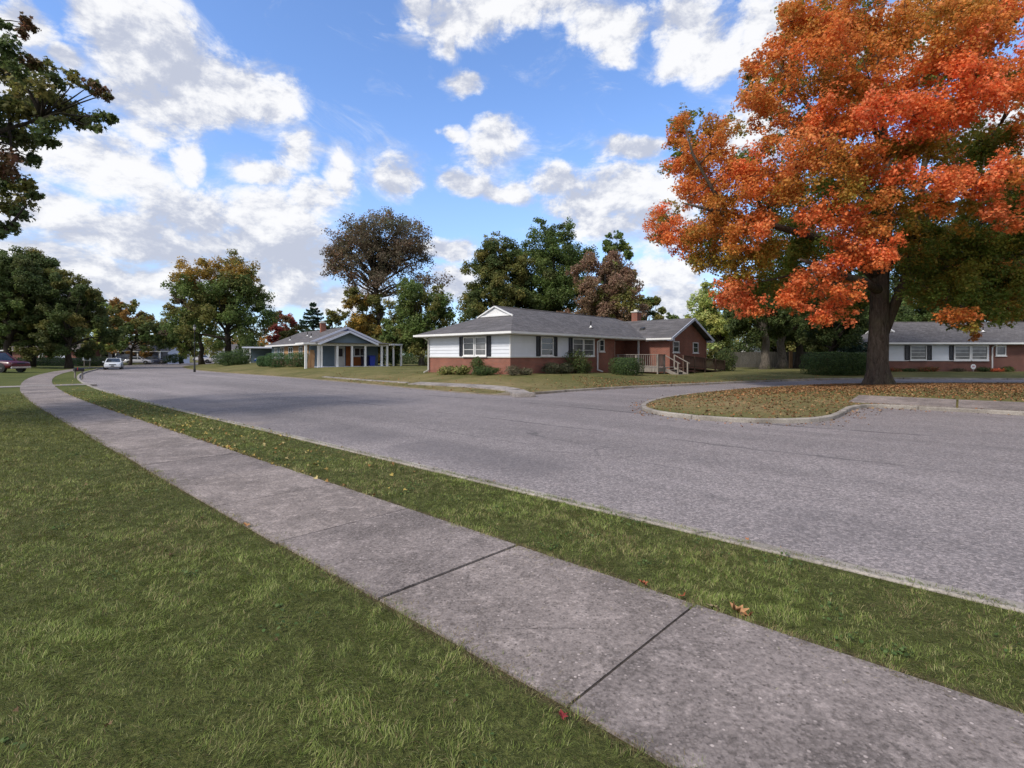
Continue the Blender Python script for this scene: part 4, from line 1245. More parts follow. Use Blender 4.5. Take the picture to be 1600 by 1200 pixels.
# ------------------------------------------------------------------ vehicles
def car(name, label, x, y, rz, L, Wd, H, paint, kind='sedan', cat='car', group='parked cars', z=None):
    """nose toward local +x"""
    g = gz(x, y) if z is None else z
    r = empty(name, (x, y, g), rz, label, cat, group)
    hw = Wd/2
    if kind == 'sedan':
        st = [(-1.0,0.42,0.62,0.80),(-0.97,0.30,0.86,0.90),(-0.80,0.22,0.93,0.97),(-0.55,0.20,0.95,1.0),(0.0,0.20,0.93,1.0),(0.38,0.20,0.90,1.0),(0.60,0.20,0.86,0.98),(0.85,0.22,0.76,0.93),(0.97,0.30,0.64,0.84),(1.0,0.40,0.55,0.72)]
        cab = [(-0.82,0.93),(-0.48,H),(0.10,H),(0.46,0.89)]
    else:
        st = [(-1.0,0.45,0.95,0.90),(-0.98,0.36,1.06,0.95),(-0.8,0.30,1.08,0.99),(-0.4,0.30,1.08,1.0),(0.0,0.30,1.08,1.0),(0.40,0.30,1.06,1.0),(0.55,0.30,1.04,0.99),(0.85,0.32,0.97,0.96),(0.97,0.40,0.90,0.92),(1.0,0.48,0.80,0.86)]
        cab = [(-0.99,1.07),(-0.90,H),(0.12,H),(0.44,1.05)]
    mb = MB(); rows = []
    for (t, zb, zt, w) in st:
        X = t*L/2; w = w*hw; zm = (zb+zt)/2
        ring = [(-w*0.86,zb),(-w,zb+0.10),(-w*1.0,zm),(-w*0.97,zt-0.07),(-w*0.84,zt),(0,zt+0.02),(w*0.84,zt),(w*0.97,zt-0.07),(w*1.0,zm),(w,zb+0.10),(w*0.86,zb)]
        rows.append(len(mb.v)); mb.v += [(X, a, b) for a, b in ring]
    k = 11
    for i in range(len(rows)-1):
        for q in range(k):
            a, b = rows[i]+q, rows[i]+(q+1) % k; c, d = rows[i+1]+(q+1) % k, rows[i+1]+q
            mb.f.append((a,b,c,d)); mb.smooth.add(len(mb.f)-1)
    mb.f.append(tuple(rows[0]+q for q in range(k))[::-1]); mb.f.append(tuple(rows[-1]+q for q in range(k)))
    # roof and pillars
    (x0,z0),(x1,z1),(x2,z2),(x3,z3) = [(a*L/2, b) for a, b in cab]
    wb, wt = hw*0.90, hw*0.70
    roof_t = 0.05
    mb.hexa([(x1,-wt,z1-roof_t),(x2,-wt,z2-roof_t),(x2,wt,z2-roof_t),(x1,wt,z1-roof_t),(x1+0.08,-wt*0.94,z1),(x2-0.08,-wt*0.94,z2),(x2-0.08,wt*0.94,z2),(x1+0.08,wt*0.94,z1)])
    for sgn in (-1, 1):
        mb.beam((x0,sgn*wb,z0-0.03),(x1,sgn*wt,z1-0.03),0.07); mb.beam((x3,sgn*wb,z3-0.03),(x2,sgn*wt,z2-0.03),0.07)
        xm0 = (x0*0.3+x3*0.7)*0.35; mb.beam((xm0,sgn*wb,z0-0.03),(xm0*0.9,sgn*wt,z1-0.03),0.07)
    body = mb.build('body', M[paint], r)
    gl = MB(); e = 0.012
    gl.hexa([(x0+0.03,-wb+e,z0-0.08),(x3-0.03,-wb+e,z3-0.08),(x3-0.03,wb-e,z3-0.08),(x0+0.03,wb-e,z0-0.08),(x1,-wt+e,z1-0.03),(x2,-wt+e,z2-0.03),(x2,wt-e,z2-0.03),(x1,wt-e,z1-0.03)])
    gl.build('window', M['pane'], r)
    R_ = 0.33 if kind == 'sedan' else 0.38
    for fx in (-0.60, 0.62):
        for sgn in (-1, 1):
            w = empty('wheel', (fx*L/2, sgn*(hw-0.10), R_), 0); w.parent = r
            t = MB(); t.lathe([(R_*0.62,-0.11),(R_*0.95,-0.11),(R_,-0.07),(R_,0.07),(R_*0.95,0.11),(R_*0.62,0.11)], (0,0,0), 20, 'y'); t.build('tyre', M['rubber'], w)
            m = MB(); s_ = sgn
            m.lathe([(R_*0.62,-0.06),(R_*0.62,0.06)], (0,0,0), 18, 'y')
            for q in range(5):
                a = 2*PI*q/5; m.beam((0,s_*0.075,0),(math.cos(a)*R_*0.58,s_*0.085,math.sin(a)*R_*0.58),0.07,0.03)
            m.build('rim', M['chrome'], w)
            ar = MB(); ar.tube([(fx*L/2, sgn*(hw-0.25), R_+0.02), (fx*L/2, sgn*(hw+0.004), R_+0.02)], R_*1.16, 20); ar.build('wheel_arch', M['black'], r)
    zf = 0.62 if kind == 'sedan' else 0.78
    for sgn in (-1, 1):
        h = MB(); h.box(L/2-0.22, L/2-0.035, sgn*hw*0.64-0.17, sgn*hw*0.64+0.17, zf-0.08, zf+0.07); h.build('headlight', M['headlight'], r)
        h = MB(); h.box(-L/2+0.02, -L/2+0.12, sgn*hw*0.70-0.12, sgn*hw*0.70+0.12, zf, zf+0.16); h.build('taillight', M['red_sign'], r)
        m = MB(); m.box(x3-0.35, x3-0.22, sgn*(hw+0.10)-0.08, sgn*(hw+0.10)+0.08, z3-0.02, z3+0.11); m.build('mirror', M[paint], r)
    b = MB(); b.box(L/2-0.10, L/2+0.06, -hw*0.86, hw*0.86, 0.36, 0.52); b.build('bumper', M['chrome' if kind != 'sedan' else paint], r)
    g_ = MB(); g_.box(L/2-0.06, L/2+0.012, -hw*0.38, hw*0.38, zf-0.06, zf+0.05); g_.build('grille', M['black'], r)
    if kind != 'sedan':
        for sgn in (-1, 1):
            s_ = MB(); s_.box(-L*0.42, L*0.18, sgn*hw-0.015, sgn*hw+0.018, 0.62, 0.70); s_.build('side_trim', M['chrome'], r)
    else:
        pl = MB(); pl.box(L/2+0.055, L/2+0.07, -0.16, 0.16, 0.38, 0.5); pl.build('number_plate', M['black'], r)
    return r
sx, sy = at(34, 47, 0.0)[0]-2.0, 47.0
car('parked_suv', 'maroon sport utility vehicle with bright bumper, parked under the left trees by the sidewalk', sx-0.4, sy, -0.10, 5.2, 1.9, 1.78, 'maroon', 'suv')
cx, cy = at(168, 58, 0.0)[0], 58.0
car('parked_sedan', 'white sedan parked against the left kerb, seen nose on', -49.3, 63.4, math.atan2(-0.85, 0.58), 4.5, 1.74, 1.38, 'carwhite', z=-0.06)
c0, s0 = math.cos(0.30), math.sin(0.30)
def cpt(a, b): return (CP[0]+c0*a-s0*b, CP[1]+s0*a+c0*b)
q = cpt(3.4, 2.6); car('parked_sedan', 'bright blue car parked inside the white carport', q[0], q[1], 0.30+PI, 4.5, 1.75, 1.42, 'carblue')
for (px, Z, rz, paint, lab, kd) in ((314, 122, 2.6, 'carsilver', 'small silver car far down the street, just right of the lamp post', 'sedan'), (337, 112, -2.9, 'carsilver', 'pale van shaped car far off, left of the dark hedge mound', 'suv'),
      (203, 103, 0.3, 'cardark', 'dark car beside the pale blue grey house, left of its porch posts', 'suv'), (243, 104, 0.25, 'cardark', 'dark blue car under the right porch end of the pale blue grey house', 'sedan'), (217, 100, 0.3, 'carsilver', 'silver car between two dark cars beside the pale blue grey house', 'sedan')):
    X = (px-800)*Z/F
    car('parked_suv' if kd == 'suv' else 'parked_sedan', lab, X, Z, rz, 4.5, 1.8, 1.45 if kd == 'sedan' else 1.7, paint, kd)

# ------------------------------------------------------------------ street furniture
def lamp_post():
    x, y, _ = at(304, 53, 0); g = gz(x, y)
    r = empty('street_lamp', (x, y, g), 0, 'slim black post lamp with a lantern head, on the far lawn by the bend', 'street lamp')
    p = MB(); p.lathe([(0.11,-0.2),(0.11,0.15),(0.08,0.25),(0.075,0.95),(0.05,1.05),(0.042,4.1),(0.065,4.14),(0.05,4.2)], (0,0,0), 12); p.build('pole', M['black'], r)
    h = MB(); h.lathe([(0.08,4.2),(0.13,4.50),(0.13,4.55)], (0,0,0), 8); h.build('lamp_glass', M['lamp_glass'], r)
    c = MB(); c.lathe([(0.17,4.552),(0.15,4.6),(0.06,4.74),(0.02,4.82)], (0,0,0), 10); c.build('lamp_cap', M['black'], r)
    f = MB()
    for k in range(4):
        a = PI/4+k*PI/2; f.beam((0.08*math.cos(a),0.08*math.sin(a),4.2),(0.135*math.cos(a),0.135*math.sin(a),4.55),0.02)
    f.build('lamp_frame', M['black'], r)
lamp_post()

def mailbox():
    x, y = at(123, 37, 0)[:2]; g = gz(x, y)
    r = empty('mailbox', (x, y, g), 1.1, 'black mailbox on two pale wooden posts, on the verge by the kerb', 'mailbox')
    for a in (-0.22, 0.22):
        p = MB(); p.box(a-0.04, a+0.04, -0.04, 0.04, -0.2, 0.46); p.build('post', M['deck'], r)
    b = MB(); b.box(-0.32, 0.32, -0.09, 0.09, 0.462, 0.50); b.build('crossbar', M['deck'], r)
    m = MB(); prof = [(-0.12,0),(-0.12,0.13),(-0.08,0.21),(0,0.24),(0.08,0.21),(0.12,0.13),(0.12,0)]
    i = len(m.v)
    for yy in (-0.29, 0.29): m.v += [(yy, px_, 0.502+pz) for px_, pz in prof]
    n = len(prof)
    for k in range(n): m.f.append((i+k, i+(k+1) % n, i+n+(k+1) % n, i+n+k))
    m.f.append(tuple(range(i, i+n))); m.f.append(tuple(range(i+n, i+2*n))[::-1])
    m.build('box', M['black'], r)
    fl = MB(); fl.box(-0.14, -0.11, -0.15, -0.125, 0.58, 0.78); fl.build('flag', M['red_sign'], r)
mailbox()

def yard_sign():
    x, y = at(136, 72, 0)[:2]; g = gz(x, y)
    r = empty('yard_sign', (x, y, g), 0.1, 'white board sign with a dark panel on two thin posts, under the left trees', 'sign')
    for a in (-0.36, 0.36):
        p = MB(); p.box(a-0.04, a+0.04, -0.04, 0.04, -0.2, 1.9); p.build('post', M['deck'], r)
    b = MB(); b.box(-0.52, 0.52, -0.09, -0.045, 0.95, 1.85); b.build('board', M['siding'], r)
    b = MB(); b.box(-0.22, 0.24, -0.105, -0.091, 1.0, 1.6); b.build('panel', M['cardark'], r)
yard_sign()

def small_sign():
    x, y, _ = at(1520.5, 43.6, 0); g = gz(x, y)
    r = empty('yard_sign', (x, y, g), 0, 'tiny white eight sided plate with a faint pink mark on a stake', 'sign')
    p = MB(); p.box(-0.015, 0.015, -0.015, 0.015, -0.1, 0.5); p.build('stake', M['chrome'], r)
    b = MB(); pts = [(0.23*math.cos(PI/8+k*PI/4), 0.44+0.23*math.sin(PI/8+k*PI/4)) for k in range(8)]
    b.poly([(a,-0.03,z) for a, z in pts]); b.poly([(a,-0.016,z) for a, z in pts][::-1])
    for k in range(8):
        a, c = pts[k], pts[(k+1) % 8]; b.poly([(a[0],-0.03,a[1]),(a[0],-0.016,a[1]),(c[0],-0.016,c[1]),(c[0],-0.03,c[1])])
    b.build('plate', M['white'], r, recalc=True)
    c = MB(); c.box(-0.10, 0.10, -0.036, -0.0305, 0.40, 0.50); c.build('emblem', plain('faded_pink', (0.5, 0.22, 0.28), 0.6), r)
small_sign()

def fence(name, label, pts, h, m, group='fences behind the lawns', post_every=2.4):
    a0 = pts[0]; g0 = gz(*a0)
    r = empty(name, (a0[0], a0[1], g0), 0, label, 'fence', group)
    rr = random.Random(len(label))
    pan = MB(); rails = MB()
    for (A, B) in zip(pts[:-1], pts[1:]):
        A = Vector(A)-Vector(a0); B = Vector(B)-Vector(a0); L = (B-A).length; t = (B-A)/L; nn = Vector((-t.y, t.x))
        k = int(L/0.15)
        for i in range(k):
            p = A+t*(i*0.15); q = A+t*(i*0.15+0.138); hh = h+rr.uniform(-0.03, 0.03); dd = rr.uniform(0,0.012)
            lo = [p-nn*(0.012+dd), q-nn*(0.012+dd), q+nn*0.012, p+nn*0.012]
            pan.hexa([(v.x,v.y,-0.1) for v in lo]+[(v.x,v.y,hh) for v in lo])
        for z in (0.35, h-0.35):
            rails.beam((A.x+nn.x*0.05,A.y+nn.y*0.05,z),(B.x+nn.x*0.05,B.y+nn.y*0.05,z),0.05,0.09)
        np_ = max(1, int(L/post_every))
        for i in range(np_+1):
            p = A+t*(L*i/np_)+nn*0.06
            o = MB(); o.box(p.x-0.05,p.x+0.05,p.y-0.05,p.y+0.05,-0.3,h+0.06); o.build('post', M[m], r)
    pan.build('board_panel', M[m], r); rails.build('rail', M[m], r)
    return r
fence('board_fence', 'grey green weathered board fence behind the brick house yard', [(25.5, 60), (34.2, 58.5)], 1.8, 'fence_grey')
fence('board_fence', 'red brown board fence behind the three grey tree trunks', [(34.3, 60.0), (44, 60.5)], 1.75, 'fence_red')
def tan_post():
    x, y, _ = at(1235.5, 57, 0); g = gz(x, y)
    o = MB(); o.box(-0.16, 0.16, -0.08, 0.08, -0.2, 1.85); o.box(-0.2, 0.2, -0.1, 0.1, 1.852, 1.9)
    o = o.build('gate_post', M['tan_wood']); o.location = (x, y, g); tag(o, 'pale tan wooden gate post standing against the red brown fence', 'post')
tan_post()
def low_wall():
    x, y, _ = at(28, 80, 0)
    o = MB(); o.box(0, 14, 0, 0.5, -0.3, 1.0); o.box(-0.05, 14.05, -0.05, 0.55, 1.002, 1.08)
    o = o.build('low_wall', M['stone']); o.location = (x, y, gz(x, y)); tag(o, 'low dark wall in the shade behind the left tree trunks', 'wall')
low_wall()
# ------------------------------------------------------------------ trees along the street
LG = 'trees at the left end of the street'
BG = 'trees behind the houses'
RG = 'trees in the right background'
tree('shade_tree', 'dark green tree above the maroon vehicle, with a rusty patch in its crown', 10, 62, 384, 545, 62, DKGREEN, 21, trunk_px=14, pal2=GREEN, p2=0.25, group=LG, dens=1.5)
tree('shade_tree', 'tall dark green tree right of the maroon vehicle, highest of the left group', 62, 66, 380, 550, 58, DKGREEN, 22, trunk_px=46, pal2=OLIVE, p2=0.2, group=LG, dens=1.5)
tree('shade_tree', 'dense dark tree with russet twigs at its upper right, over the white board sign', 112, 64, 418, 556, 50, DKGREEN, 23, trunk_px=108, pal2=OLIVE, p2=0.15, pal_top=OLIVE, group=LG, dens=1.5)
tree('shade_tree', 'dark shade tree far left, half cut off by the picture edge', -40, 72, 372, 545, 60, DKGREEN, 24, group=LG, dens=1.3)
tree('shade_tree', 'yellow green small tree behind the white board sign', 160, 92, 462, 556, 26, OLIVE, 25, pal2=YGREEN, p2=0.4, group=LG, clumps=30)
tree('shade_tree', 'orange brown autumn tree above the pale blue grey house', 190, 104, 462, 552, 36, ORANGEBROWN, 26, pal2=OLIVE, p2=0.35, group=LG, clumps=34)
tree('shade_tree', 'small round dark green tree whose thin trunk stands before the pale blue grey house', 226, 92, 492, 550, 36, DKGREEN, 27, trunk_px=202, pal2=GREEN, p2=0.4, pal_top=OLIVE, group=LG, clumps=34)
tree('shade_tree', 'olive tree just left of the gap of sky at the end of the street', 250, 120, 505, 556, 26, OLIVE, 28, group=LG, clumps=28)
tree('shade_tree', 'yellow green tree left of the lamp post, lower than its neighbour', 284, 100, 488, 560, 26, YGREEN, 29, pal2=OLIVE, p2=0.5, group=LG, clumps=32)
tree('large_tree', 'large spreading green tree with a golden top, behind the lamp post', 346, 84, 405, 545, 70, GREEN, 30, trunk_px=358, pal2=OLIVE, p2=0.5, pal_top=GOLD, group=LG, clumps=70, fork=0.3, dens=1.25, trunk_r=0.55)
tree('shade_tree', 'brownish green crown on the left flank of the large spreading tree', 300, 90, 440, 540, 32, OLIVE, 31, trunk_px=316, pal2=BROWN, p2=0.45, group=LG, clumps=32)
tree('shade_tree', 'dark red autumn tree behind the porch house, left of the spruce', 446, 98, 487, 556, 26, REDT, 32, pal2=RUSSET, p2=0.3, group=BG, clumps=30)
tree('shade_tree', 'low olive tree between the red tree and the spruce', 464, 92, 502, 560, 24, OLIVE, 33, group=BG, clumps=28)
spruce('spruce_tree', 'dark blue green spruce with tiered drooping boughs, behind the porch house roof', 489, 80, 473, 552, 36, 34, [((0.022,0.042,0.026),3),((0.035,0.058,0.036),2),((0.016,0.028,0.018),2)], group=BG)
tree('shade_tree', 'small dark tree beside the chimney of the porch house', 519, 74, 490, 545, 15, DKGREEN, 35, pal2=OLIVE, p2=0.5, group=BG, clumps=22)
tree('large_tree', 'tall brown leaved tree with bare limbs showing, tallest in the middle', 592, 76, 322, 470, 90, BROWN, 36, trunk_px=590, pal2=RUSSET, p2=0.22, pal_top=[((0.075,0.065,0.04),3),((0.06,0.07,0.04),2),((0.10,0.06,0.042),2)], group=BG, clumps=95, dens=0.55, limbs=60, fork=0.2, trunk_r=0.62, depth=0.8)
tree('shade_tree', 'golden and olive understorey tree below the tall brown tree', 566, 74, 438, 582, 46, OLIVE, 37, pal2=GOLD, p2=0.4, group=BG, clumps=44, dens=1.2)
tree('shade_tree', 'mid green tree left of the brick house roof, with feathery right side', 655, 58, 432, 584, 58, GREEN, 38, trunk_px=659, pal2=OLIVE, p2=0.35, group=BG, clumps=56, dens=1.15, bark='bark_grey')
tree('large_tree', 'bushy olive green tree behind the white gablet of the brick house', 778, 68, 350, 560, 54, DKGREEN, 39, pal2=OLIVE, p2=0.55, group=BG, clumps=60, dens=1.35)
tree('large_tree', 'broad dark green tree behind the main roof, tallest behind the brick house', 862, 72, 340, 562, 72, DKGREEN, 40, pal2=GREEN, p2=0.5, group=BG, clumps=70, dens=1.35)
tree('large_tree', 'pinkish russet tree behind the brick house, left of the chimney', 946, 64, 384, 560, 58, [((0.125,0.076,0.052),3), ((0.10,0.066,0.042),3), ((0.145,0.092,0.066),1.5), ((0.075,0.062,0.032),1.5)], 41, pal2=OLIVE, p2=0.2, group=BG, clumps=60, dens=1.05, limbs=30)
tree('shade_tree', 'fresh green tree top peeping out above the russet tree', 962, 82, 360, 480, 26, GREEN, 42, pal2=YGREEN, p2=0.3, group=BG, clumps=30)
tree('shade_tree', 'low olive tree right of the brick chimney', 1008, 78, 462, 575, 30, OLIVE, 43, pal2=GREEN, p2=0.5, group=BG, clumps=30)
tree('shade_tree', 'distant grey green tree over the wing roof ridge', 1040, 105, 474, 575, 28, GREEN, 44, pal2=OLIVE, p2=0.4, group=BG, clumps=26)
tree('shade_tree', 'pale yellow green tree right of the brick gable', 1112, 64, 430, 556, 40, PALEGREEN, 45, pal2=YGREEN, p2=0.5, group=BG, clumps=54, dens=1.1, trunk_px=1128)
tree('dark_tree', 'dark tree with a straight pale grey trunk, leftmost of the three before the fence', 1188, 52, 430, 532, 56, DKGREEN, 46, trunk_px=1195, group=RG, clumps=50, bark='bark_grey', trunk_r=0.46, dens=1.4)
tree('dark_tree', 'dark tree with a grey brown forked trunk, middle one before the red brown fence', 1226, 55, 440, 530, 48, DKGREEN, 47, trunk_px=1221, group=RG, clumps=44, bark='bark_grey', trunk_r=0.50, dens=1.4)
tree('dark_tree', 'dark tree whose trunk stands just left of the big hedge', 1268, 56, 440, 536, 52, DKGREEN, 48, trunk_px=1247, group=RG, clumps=44, bark='bark_dark', trunk_r=0.42, dens=1.4)
tree('dark_tree', 'shaded tree above the big hedge, behind the orange maple', 1300, 43, 420, 556, 56, DKGREEN, 49, group=RG, clumps=50, dens=1.5)
spruce('spruce_tree', 'low blue green conifer rising behind the big hedge', 1334, 42, 524, 584, 32, 50, [((0.022,0.042,0.032),3),((0.03,0.05,0.04),2)], group=RG)
tree('large_tree', 'green tree behind the left end of the right house roof', 1400, 66, 395, 560, 74, DKGREEN, 51, pal2=GREEN, p2=0.45, group=RG, clumps=60, dens=1.4)
tree('large_tree', 'tall grey green tree behind the middle of the right house roof', 1500, 74, 330, 545, 92, GREEN, 52, pal2=DKGREEN, p2=0.5, group=RG, clumps=70, dens=1.3)
tree('large_tree', 'tall dark green tree at the right picture edge, behind the right house', 1600, 68, 240, 545, 98, DKGREEN, 53, pal2=GREEN, p2=0.4, group=RG, clumps=70, dens=1.3)
tree('large_tree', 'dark tree to the right, partly out of the picture beyond the right house', 1730, 72, 300, 545, 95, DKGREEN, 54, group=RG, clumps=50)

tree('dark_tree', 'dense dark foliage mass behind the red brown fence and three trunks', 1215, 72, 440, 572, 84, DKGREEN, 148, pal2=OLIVE, p2=0.2, group=RG, clumps=60, dens=1.3)
tree('shade_tree', 'grey green tree low behind the hedge and the maple trunk', 1372, 58, 470, 572, 60, DKGREEN, 149, pal2=GREEN, p2=0.3, group=RG, clumps=50, dens=1.3)
tree('shade_tree', 'dark green tree far behind the trunks left of the white board sign', 92, 112, 476, 570, 50, DKGREEN, 150, pal2=OLIVE, p2=0.3, group=LG, clumps=40)
tree('shade_tree', 'olive tree far behind the maroon vehicle, seen under the nearer crowns', 22, 112, 480, 570, 50, OLIVE, 151, pal2=DKGREEN, p2=0.5, group=LG, clumps=40)
def distant_wood():
    cr = Crown(77); rng = np.random.default_rng(78)
    for i in range(190):
        az = -0.86 + 1.80*i/189 + rng.uniform(-0.01, 0.01)
        Z = rng.uniform(135, 215)
        x = math.tan(az)*Z if abs(az) < 1.2 else 0
        if (x < -60 and x > -100 and Z < 240 and i % 2): continue
        h = rng.uniform(5.5, 12.5); r = h*0.48
        pal = [DKGREEN, OLIVE, GREEN, ORANGEBROWN][rng.choice(4, p=[0.4,0.28,0.22,0.10])]
        cr.clump((x, Z, h*0.52), r, 420, 0.8, pal, flat=1.05)
    o = cr.build('distant_trees', M['leaf'], None); tag(o, 'far off line of mixed green and brown trees closing the horizon', 'trees', kind='stuff')
distant_wood()

# ------------------------------------------------------------------ the orange maple
def maple():
    bx, by = at(1372, 27.3, 0)[:2]; g = gz(bx, by)
    root = empty('maple_tree', (bx, by, g), 0, 'great maple with orange red autumn leaves over green, standing on the leaf strewn island', 'tree')
    rng = np.random.default_rng(5); cr = Crown(6)
    C = np.array([21.0, 27.2, 12.0]); R = np.array([13.2, 8.6, 11.5])
    def mixp(*ps): return [(c, w*f) for pal, f in ps for c, w in pal]
    PALS = {'R': mixp((M_RED,1),(M_ORANGE,0.35)), 'O': mixp((M_ORANGE,1),(M_RED,0.3),(M_RUST,0.35)), 'o': mixp((M_RUST,1),(M_ORANGE,0.4),(M_AMBER,0.35)), 'y': mixp((M_AMBER,1),(M_RUST,0.25),(M_GREEN,0.35)), 'g': mixp((M_GREEN,1),(M_AMBER,0.12))}
    L = """130,380,50,o 235,395,55,o 110,430,40,o 110,500,45,O 180,500,60,o 160,590,70,O 80,660,58,R 60,700,40,R 120,720,60,R 200,680,75,o 250,600,75,o 330,500,70,R 330,560,75,O 290,700,80,o 360,690,65,R
    400,600,80,O 230,780,60,y 330,780,70,y 420,780,80,g 300,895,72,R 250,885,40,R 350,920,45,R 450,890,55,R 540,860,82,R 600,930,62,R 560,955,45,R 620,880,50,R 480,915,40,R
    480,380,78,O 560,360,80,R 640,350,80,O 480,470,80,O 560,480,80,o 640,500,80,y 690,470,70,o 540,650,68,R 610,640,70,R 560,570,70,g 480,680,80,g 520,760,80,g 660,740,80,R 700,775,66,R 740,760,55,R 620,790,48,R
    740,560,70,O 800,520,60,R 720,660,80,o 820,620,85,y 800,700,80,g 340,200,45,O 345,280,60,o 390,340,60,O 420,170,60,O 430,260,80,o 480,90,80,O 455,50,55,o 540,60,90,o 560,150,90,O 540,240,80,y
    620,120,85,O 640,40,90,o 640,250,75,y 700,180,80,o 760,100,100,o 720,280,70,O 780,330,75,R 840,350,85,R 900,330,75,R 960,350,60,R 690,330,60,R 860,230,90,O 960,190,90,R 1000,230,80,R 1070,270,90,R 1130,230,80,O
    940,100,90,o 1050,100,90,o 1100,40,90,O 860,50,90,o 960,20,90,y 900,540,68,R 980,540,78,R 1060,530,70,R 1040,580,55,R 1095,640,48,R 1130,680,40,R 920,610,60,o 1000,640,70,y 1080,430,80,g 1000,440,85,g 1120,520,65,o 900,450,75,y
    880,830,75,g 960,860,78,g 1040,820,85,g 1120,840,85,g 1000,920,65,g 1090,910,70,g 930,960,38,o 985,955,36,o 1000,990,22,y 850,760,55,g 900,720,70,g 960,740,70,g 1050,740,75,g 1130,760,70,g
    230,450,50,o 170,450,45,o 260,520,60,O 420,520,60,O 380,430,40,o 380,750,60,y 460,580,60,o 640,580,60,y 700,600,60,g 780,440,60,y 820,440,60,y 600,420,60,O 170,790,40,y 190,720,50,o 280,830,45,y 380,850,55,g 850,870,65,g 925,885,70,g 1000,870,65,g 1080,880,70,g 1140,905,60,g 1050,945,42,g 890,780,60,g 1110,945,40,g 1150,860,60,g 810,800,50,g 470,820,60,g 680,690,50,o"""
    pts = []
    def front(px, py):
        d = np.array([(px-800)/F, 1.0, (HORIZ-py)/F]); o = np.array([0,0,EYE])
        A = ((d/R)**2).sum(); B = 2*((d/R)*((o-C)/R)).sum(); Cc = (((o-C)/R)**2).sum()-1
        disc = B*B-4*A*Cc
        if disc < 0: t = -B/(2*A); return t, t
        s = math.sqrt(disc); return (-B-s)/(2*A), (-B+s)/(2*A)
    for tok in L.split():
        x, y, r, k = tok.split(','); px = 1000+float(x)*0.517; py = float(y)*0.517; rp = float(r)*0.517
        t0, t1 = front(px, py)
        Z = t0 + (t1-t0)*rng.uniform(0.0, 0.16)
        if k == 'R': Z = t0 + (t1-t0)*rng.uniform(0.0, 0.06)
        if k == 'g': Z = t0 + (t1-t0)*rng.uniform(0.25, 0.5)
        pts.append((np.array([(px-800)*Z/F, Z, EYE+(HORIZ-py)*Z/F]), rp*Z/F*1.05, k, 1.0))
        for q in range(2):
            Zb = t0 + (t1-t0)*rng.uniform(0.4, 0.98); qx = px+rng.uniform(-14, 14)+6; qy = py+rng.uniform(-10, 14)
            kk = rng.choice(['g','y','o','O'], p=[0.42,0.28,0.2,0.1])
            pts.append((np.array([(qx-800)*Zb/F, Zb, EYE+(HORIZ-qy)*Zb/F]), rp*Zb/F*0.85, kk, 0.42))
    # the rest of the crown, above and right of the picture
    n_ = 0
    while n_ < 70:
        d = rand_dirs(1, rng)[0]; p = C + d*R*rng.uniform(0.45, 0.95)
        px = 800+p[0]/p[1]*F; py = HORIZ-(p[2]-EYE)/p[1]*F
        if p[2] < 5 or (px < 1640 and py > -40): continue
        pts.append((p, rng.uniform(1.1, 1.8), rng.choice(['O','R','o','y','g']), 0.5)); n_ += 1
    base = np.array([bx, by, g])
    for p, r, k, dens in pts:
        n = int(760*(r/1.2)**2*dens*1.75)+30
        cr.clump(p-base, r, n, 0.125 if dens > 0.6 else 0.17, PALS[k], flat=0.86, shape=LEAF_CLUMP, jit=0.24, up=0.5, sub=15, spread=(0.3,1.02), srad=(0.2,0.48), strays=0.14)
    # trunk, leaders, limbs
    mb = MB()
    W = lambda px, py, Z: np.array([(px-800)*Z/F, Z, EYE+(HORIZ-py)*Z/F])-base
    def stem(plist, radii, n=12):
        P_ = [np.array(q, float) for q in plist]
        mb.tube(P_, radii, n)
    main = [np.array([0,0,-0.4]), np.array([0,0,0.05]), np.array([0.0,0,0.5]), W(1371,565,27.3), W(1373,520,27.3), W(1374,470,27.2), W(1376,425,27.2), W(1386,360,27.2), W(1389,300,27.3), W(1383,220,27.4), W(1368,130,27.4), W(1372,40,27.3), W(1395,-60,27.2), W(1400,-150,27)]
    mr = [0.85, 0.66, 0.54, 0.49, 0.455, 0.43, 0.39, 0.25, 0.22, 0.18, 0.15, 0.12, 0.08, 0.04]
    stem(main, mr, 14)
    for k in range(7):       # root flare
        a = 2*PI*k/7+0.3; ca, sa = math.cos(a), math.sin(a)
        stem([(ca*0.35,sa*0.35,0.75), (ca*0.52,sa*0.52,0.22), (ca*0.70,sa*0.70,0.0), (ca*1.0,sa*1.0,-0.25)], [0.2,0.2,0.14,0.05], 8)
    stems = [main]
    def limb(pl, rl):
        stem(pl, rl, 10); stems.append(pl)
    limb([W(1380,520,27.3), W(1396,480,27.1), W(1412,445,26.9), W(1424,410,26.6), W(1432,360,26.4), W(1440,290,26.2), W(1452,200,26.0), W(1470,90,26)], [0.28,0.25,0.24,0.22,0.18,0.15,0.11,0.05])
    limb([W(1374,455,27.1), W(1350,440,26.4), W(1322,432,25.4), W(1290,420,24.2), W(1250,405,23)], [0.26,0.21,0.17,0.13,0.05])
    limb([W(1372,430,27.2), W(1330,390,26.6), W(1270,370,25.8), W(1200,350,25), W(1120,330,24.5), W(1070,318,24)], [0.30,0.24,0.19,0.14,0.10,0.04])
    limb([W(1424,412,26.6), W(1470,388,26.2), W(1530,350,25.6), W(1590,320,25)], [0.20,0.16,0.11,0.05])
    limb([W(1432,365,26.4), W(1480,300,26.4), W(1530,240,26.4), W(1580,170,26.4)], [0.17,0.14,0.10,0.05])
    limb([W(1384,350,27.2), W(1330,260,26.6), W(1280,190,26.2), W(1230,120,26), W(1200,80,26)], [0.20,0.16,0.12,0.08,0.04])
    limb([W(1385,250,27.3), W(1340,130,26.5), W(1310,40,26)], [0.16,0.12,0.05])
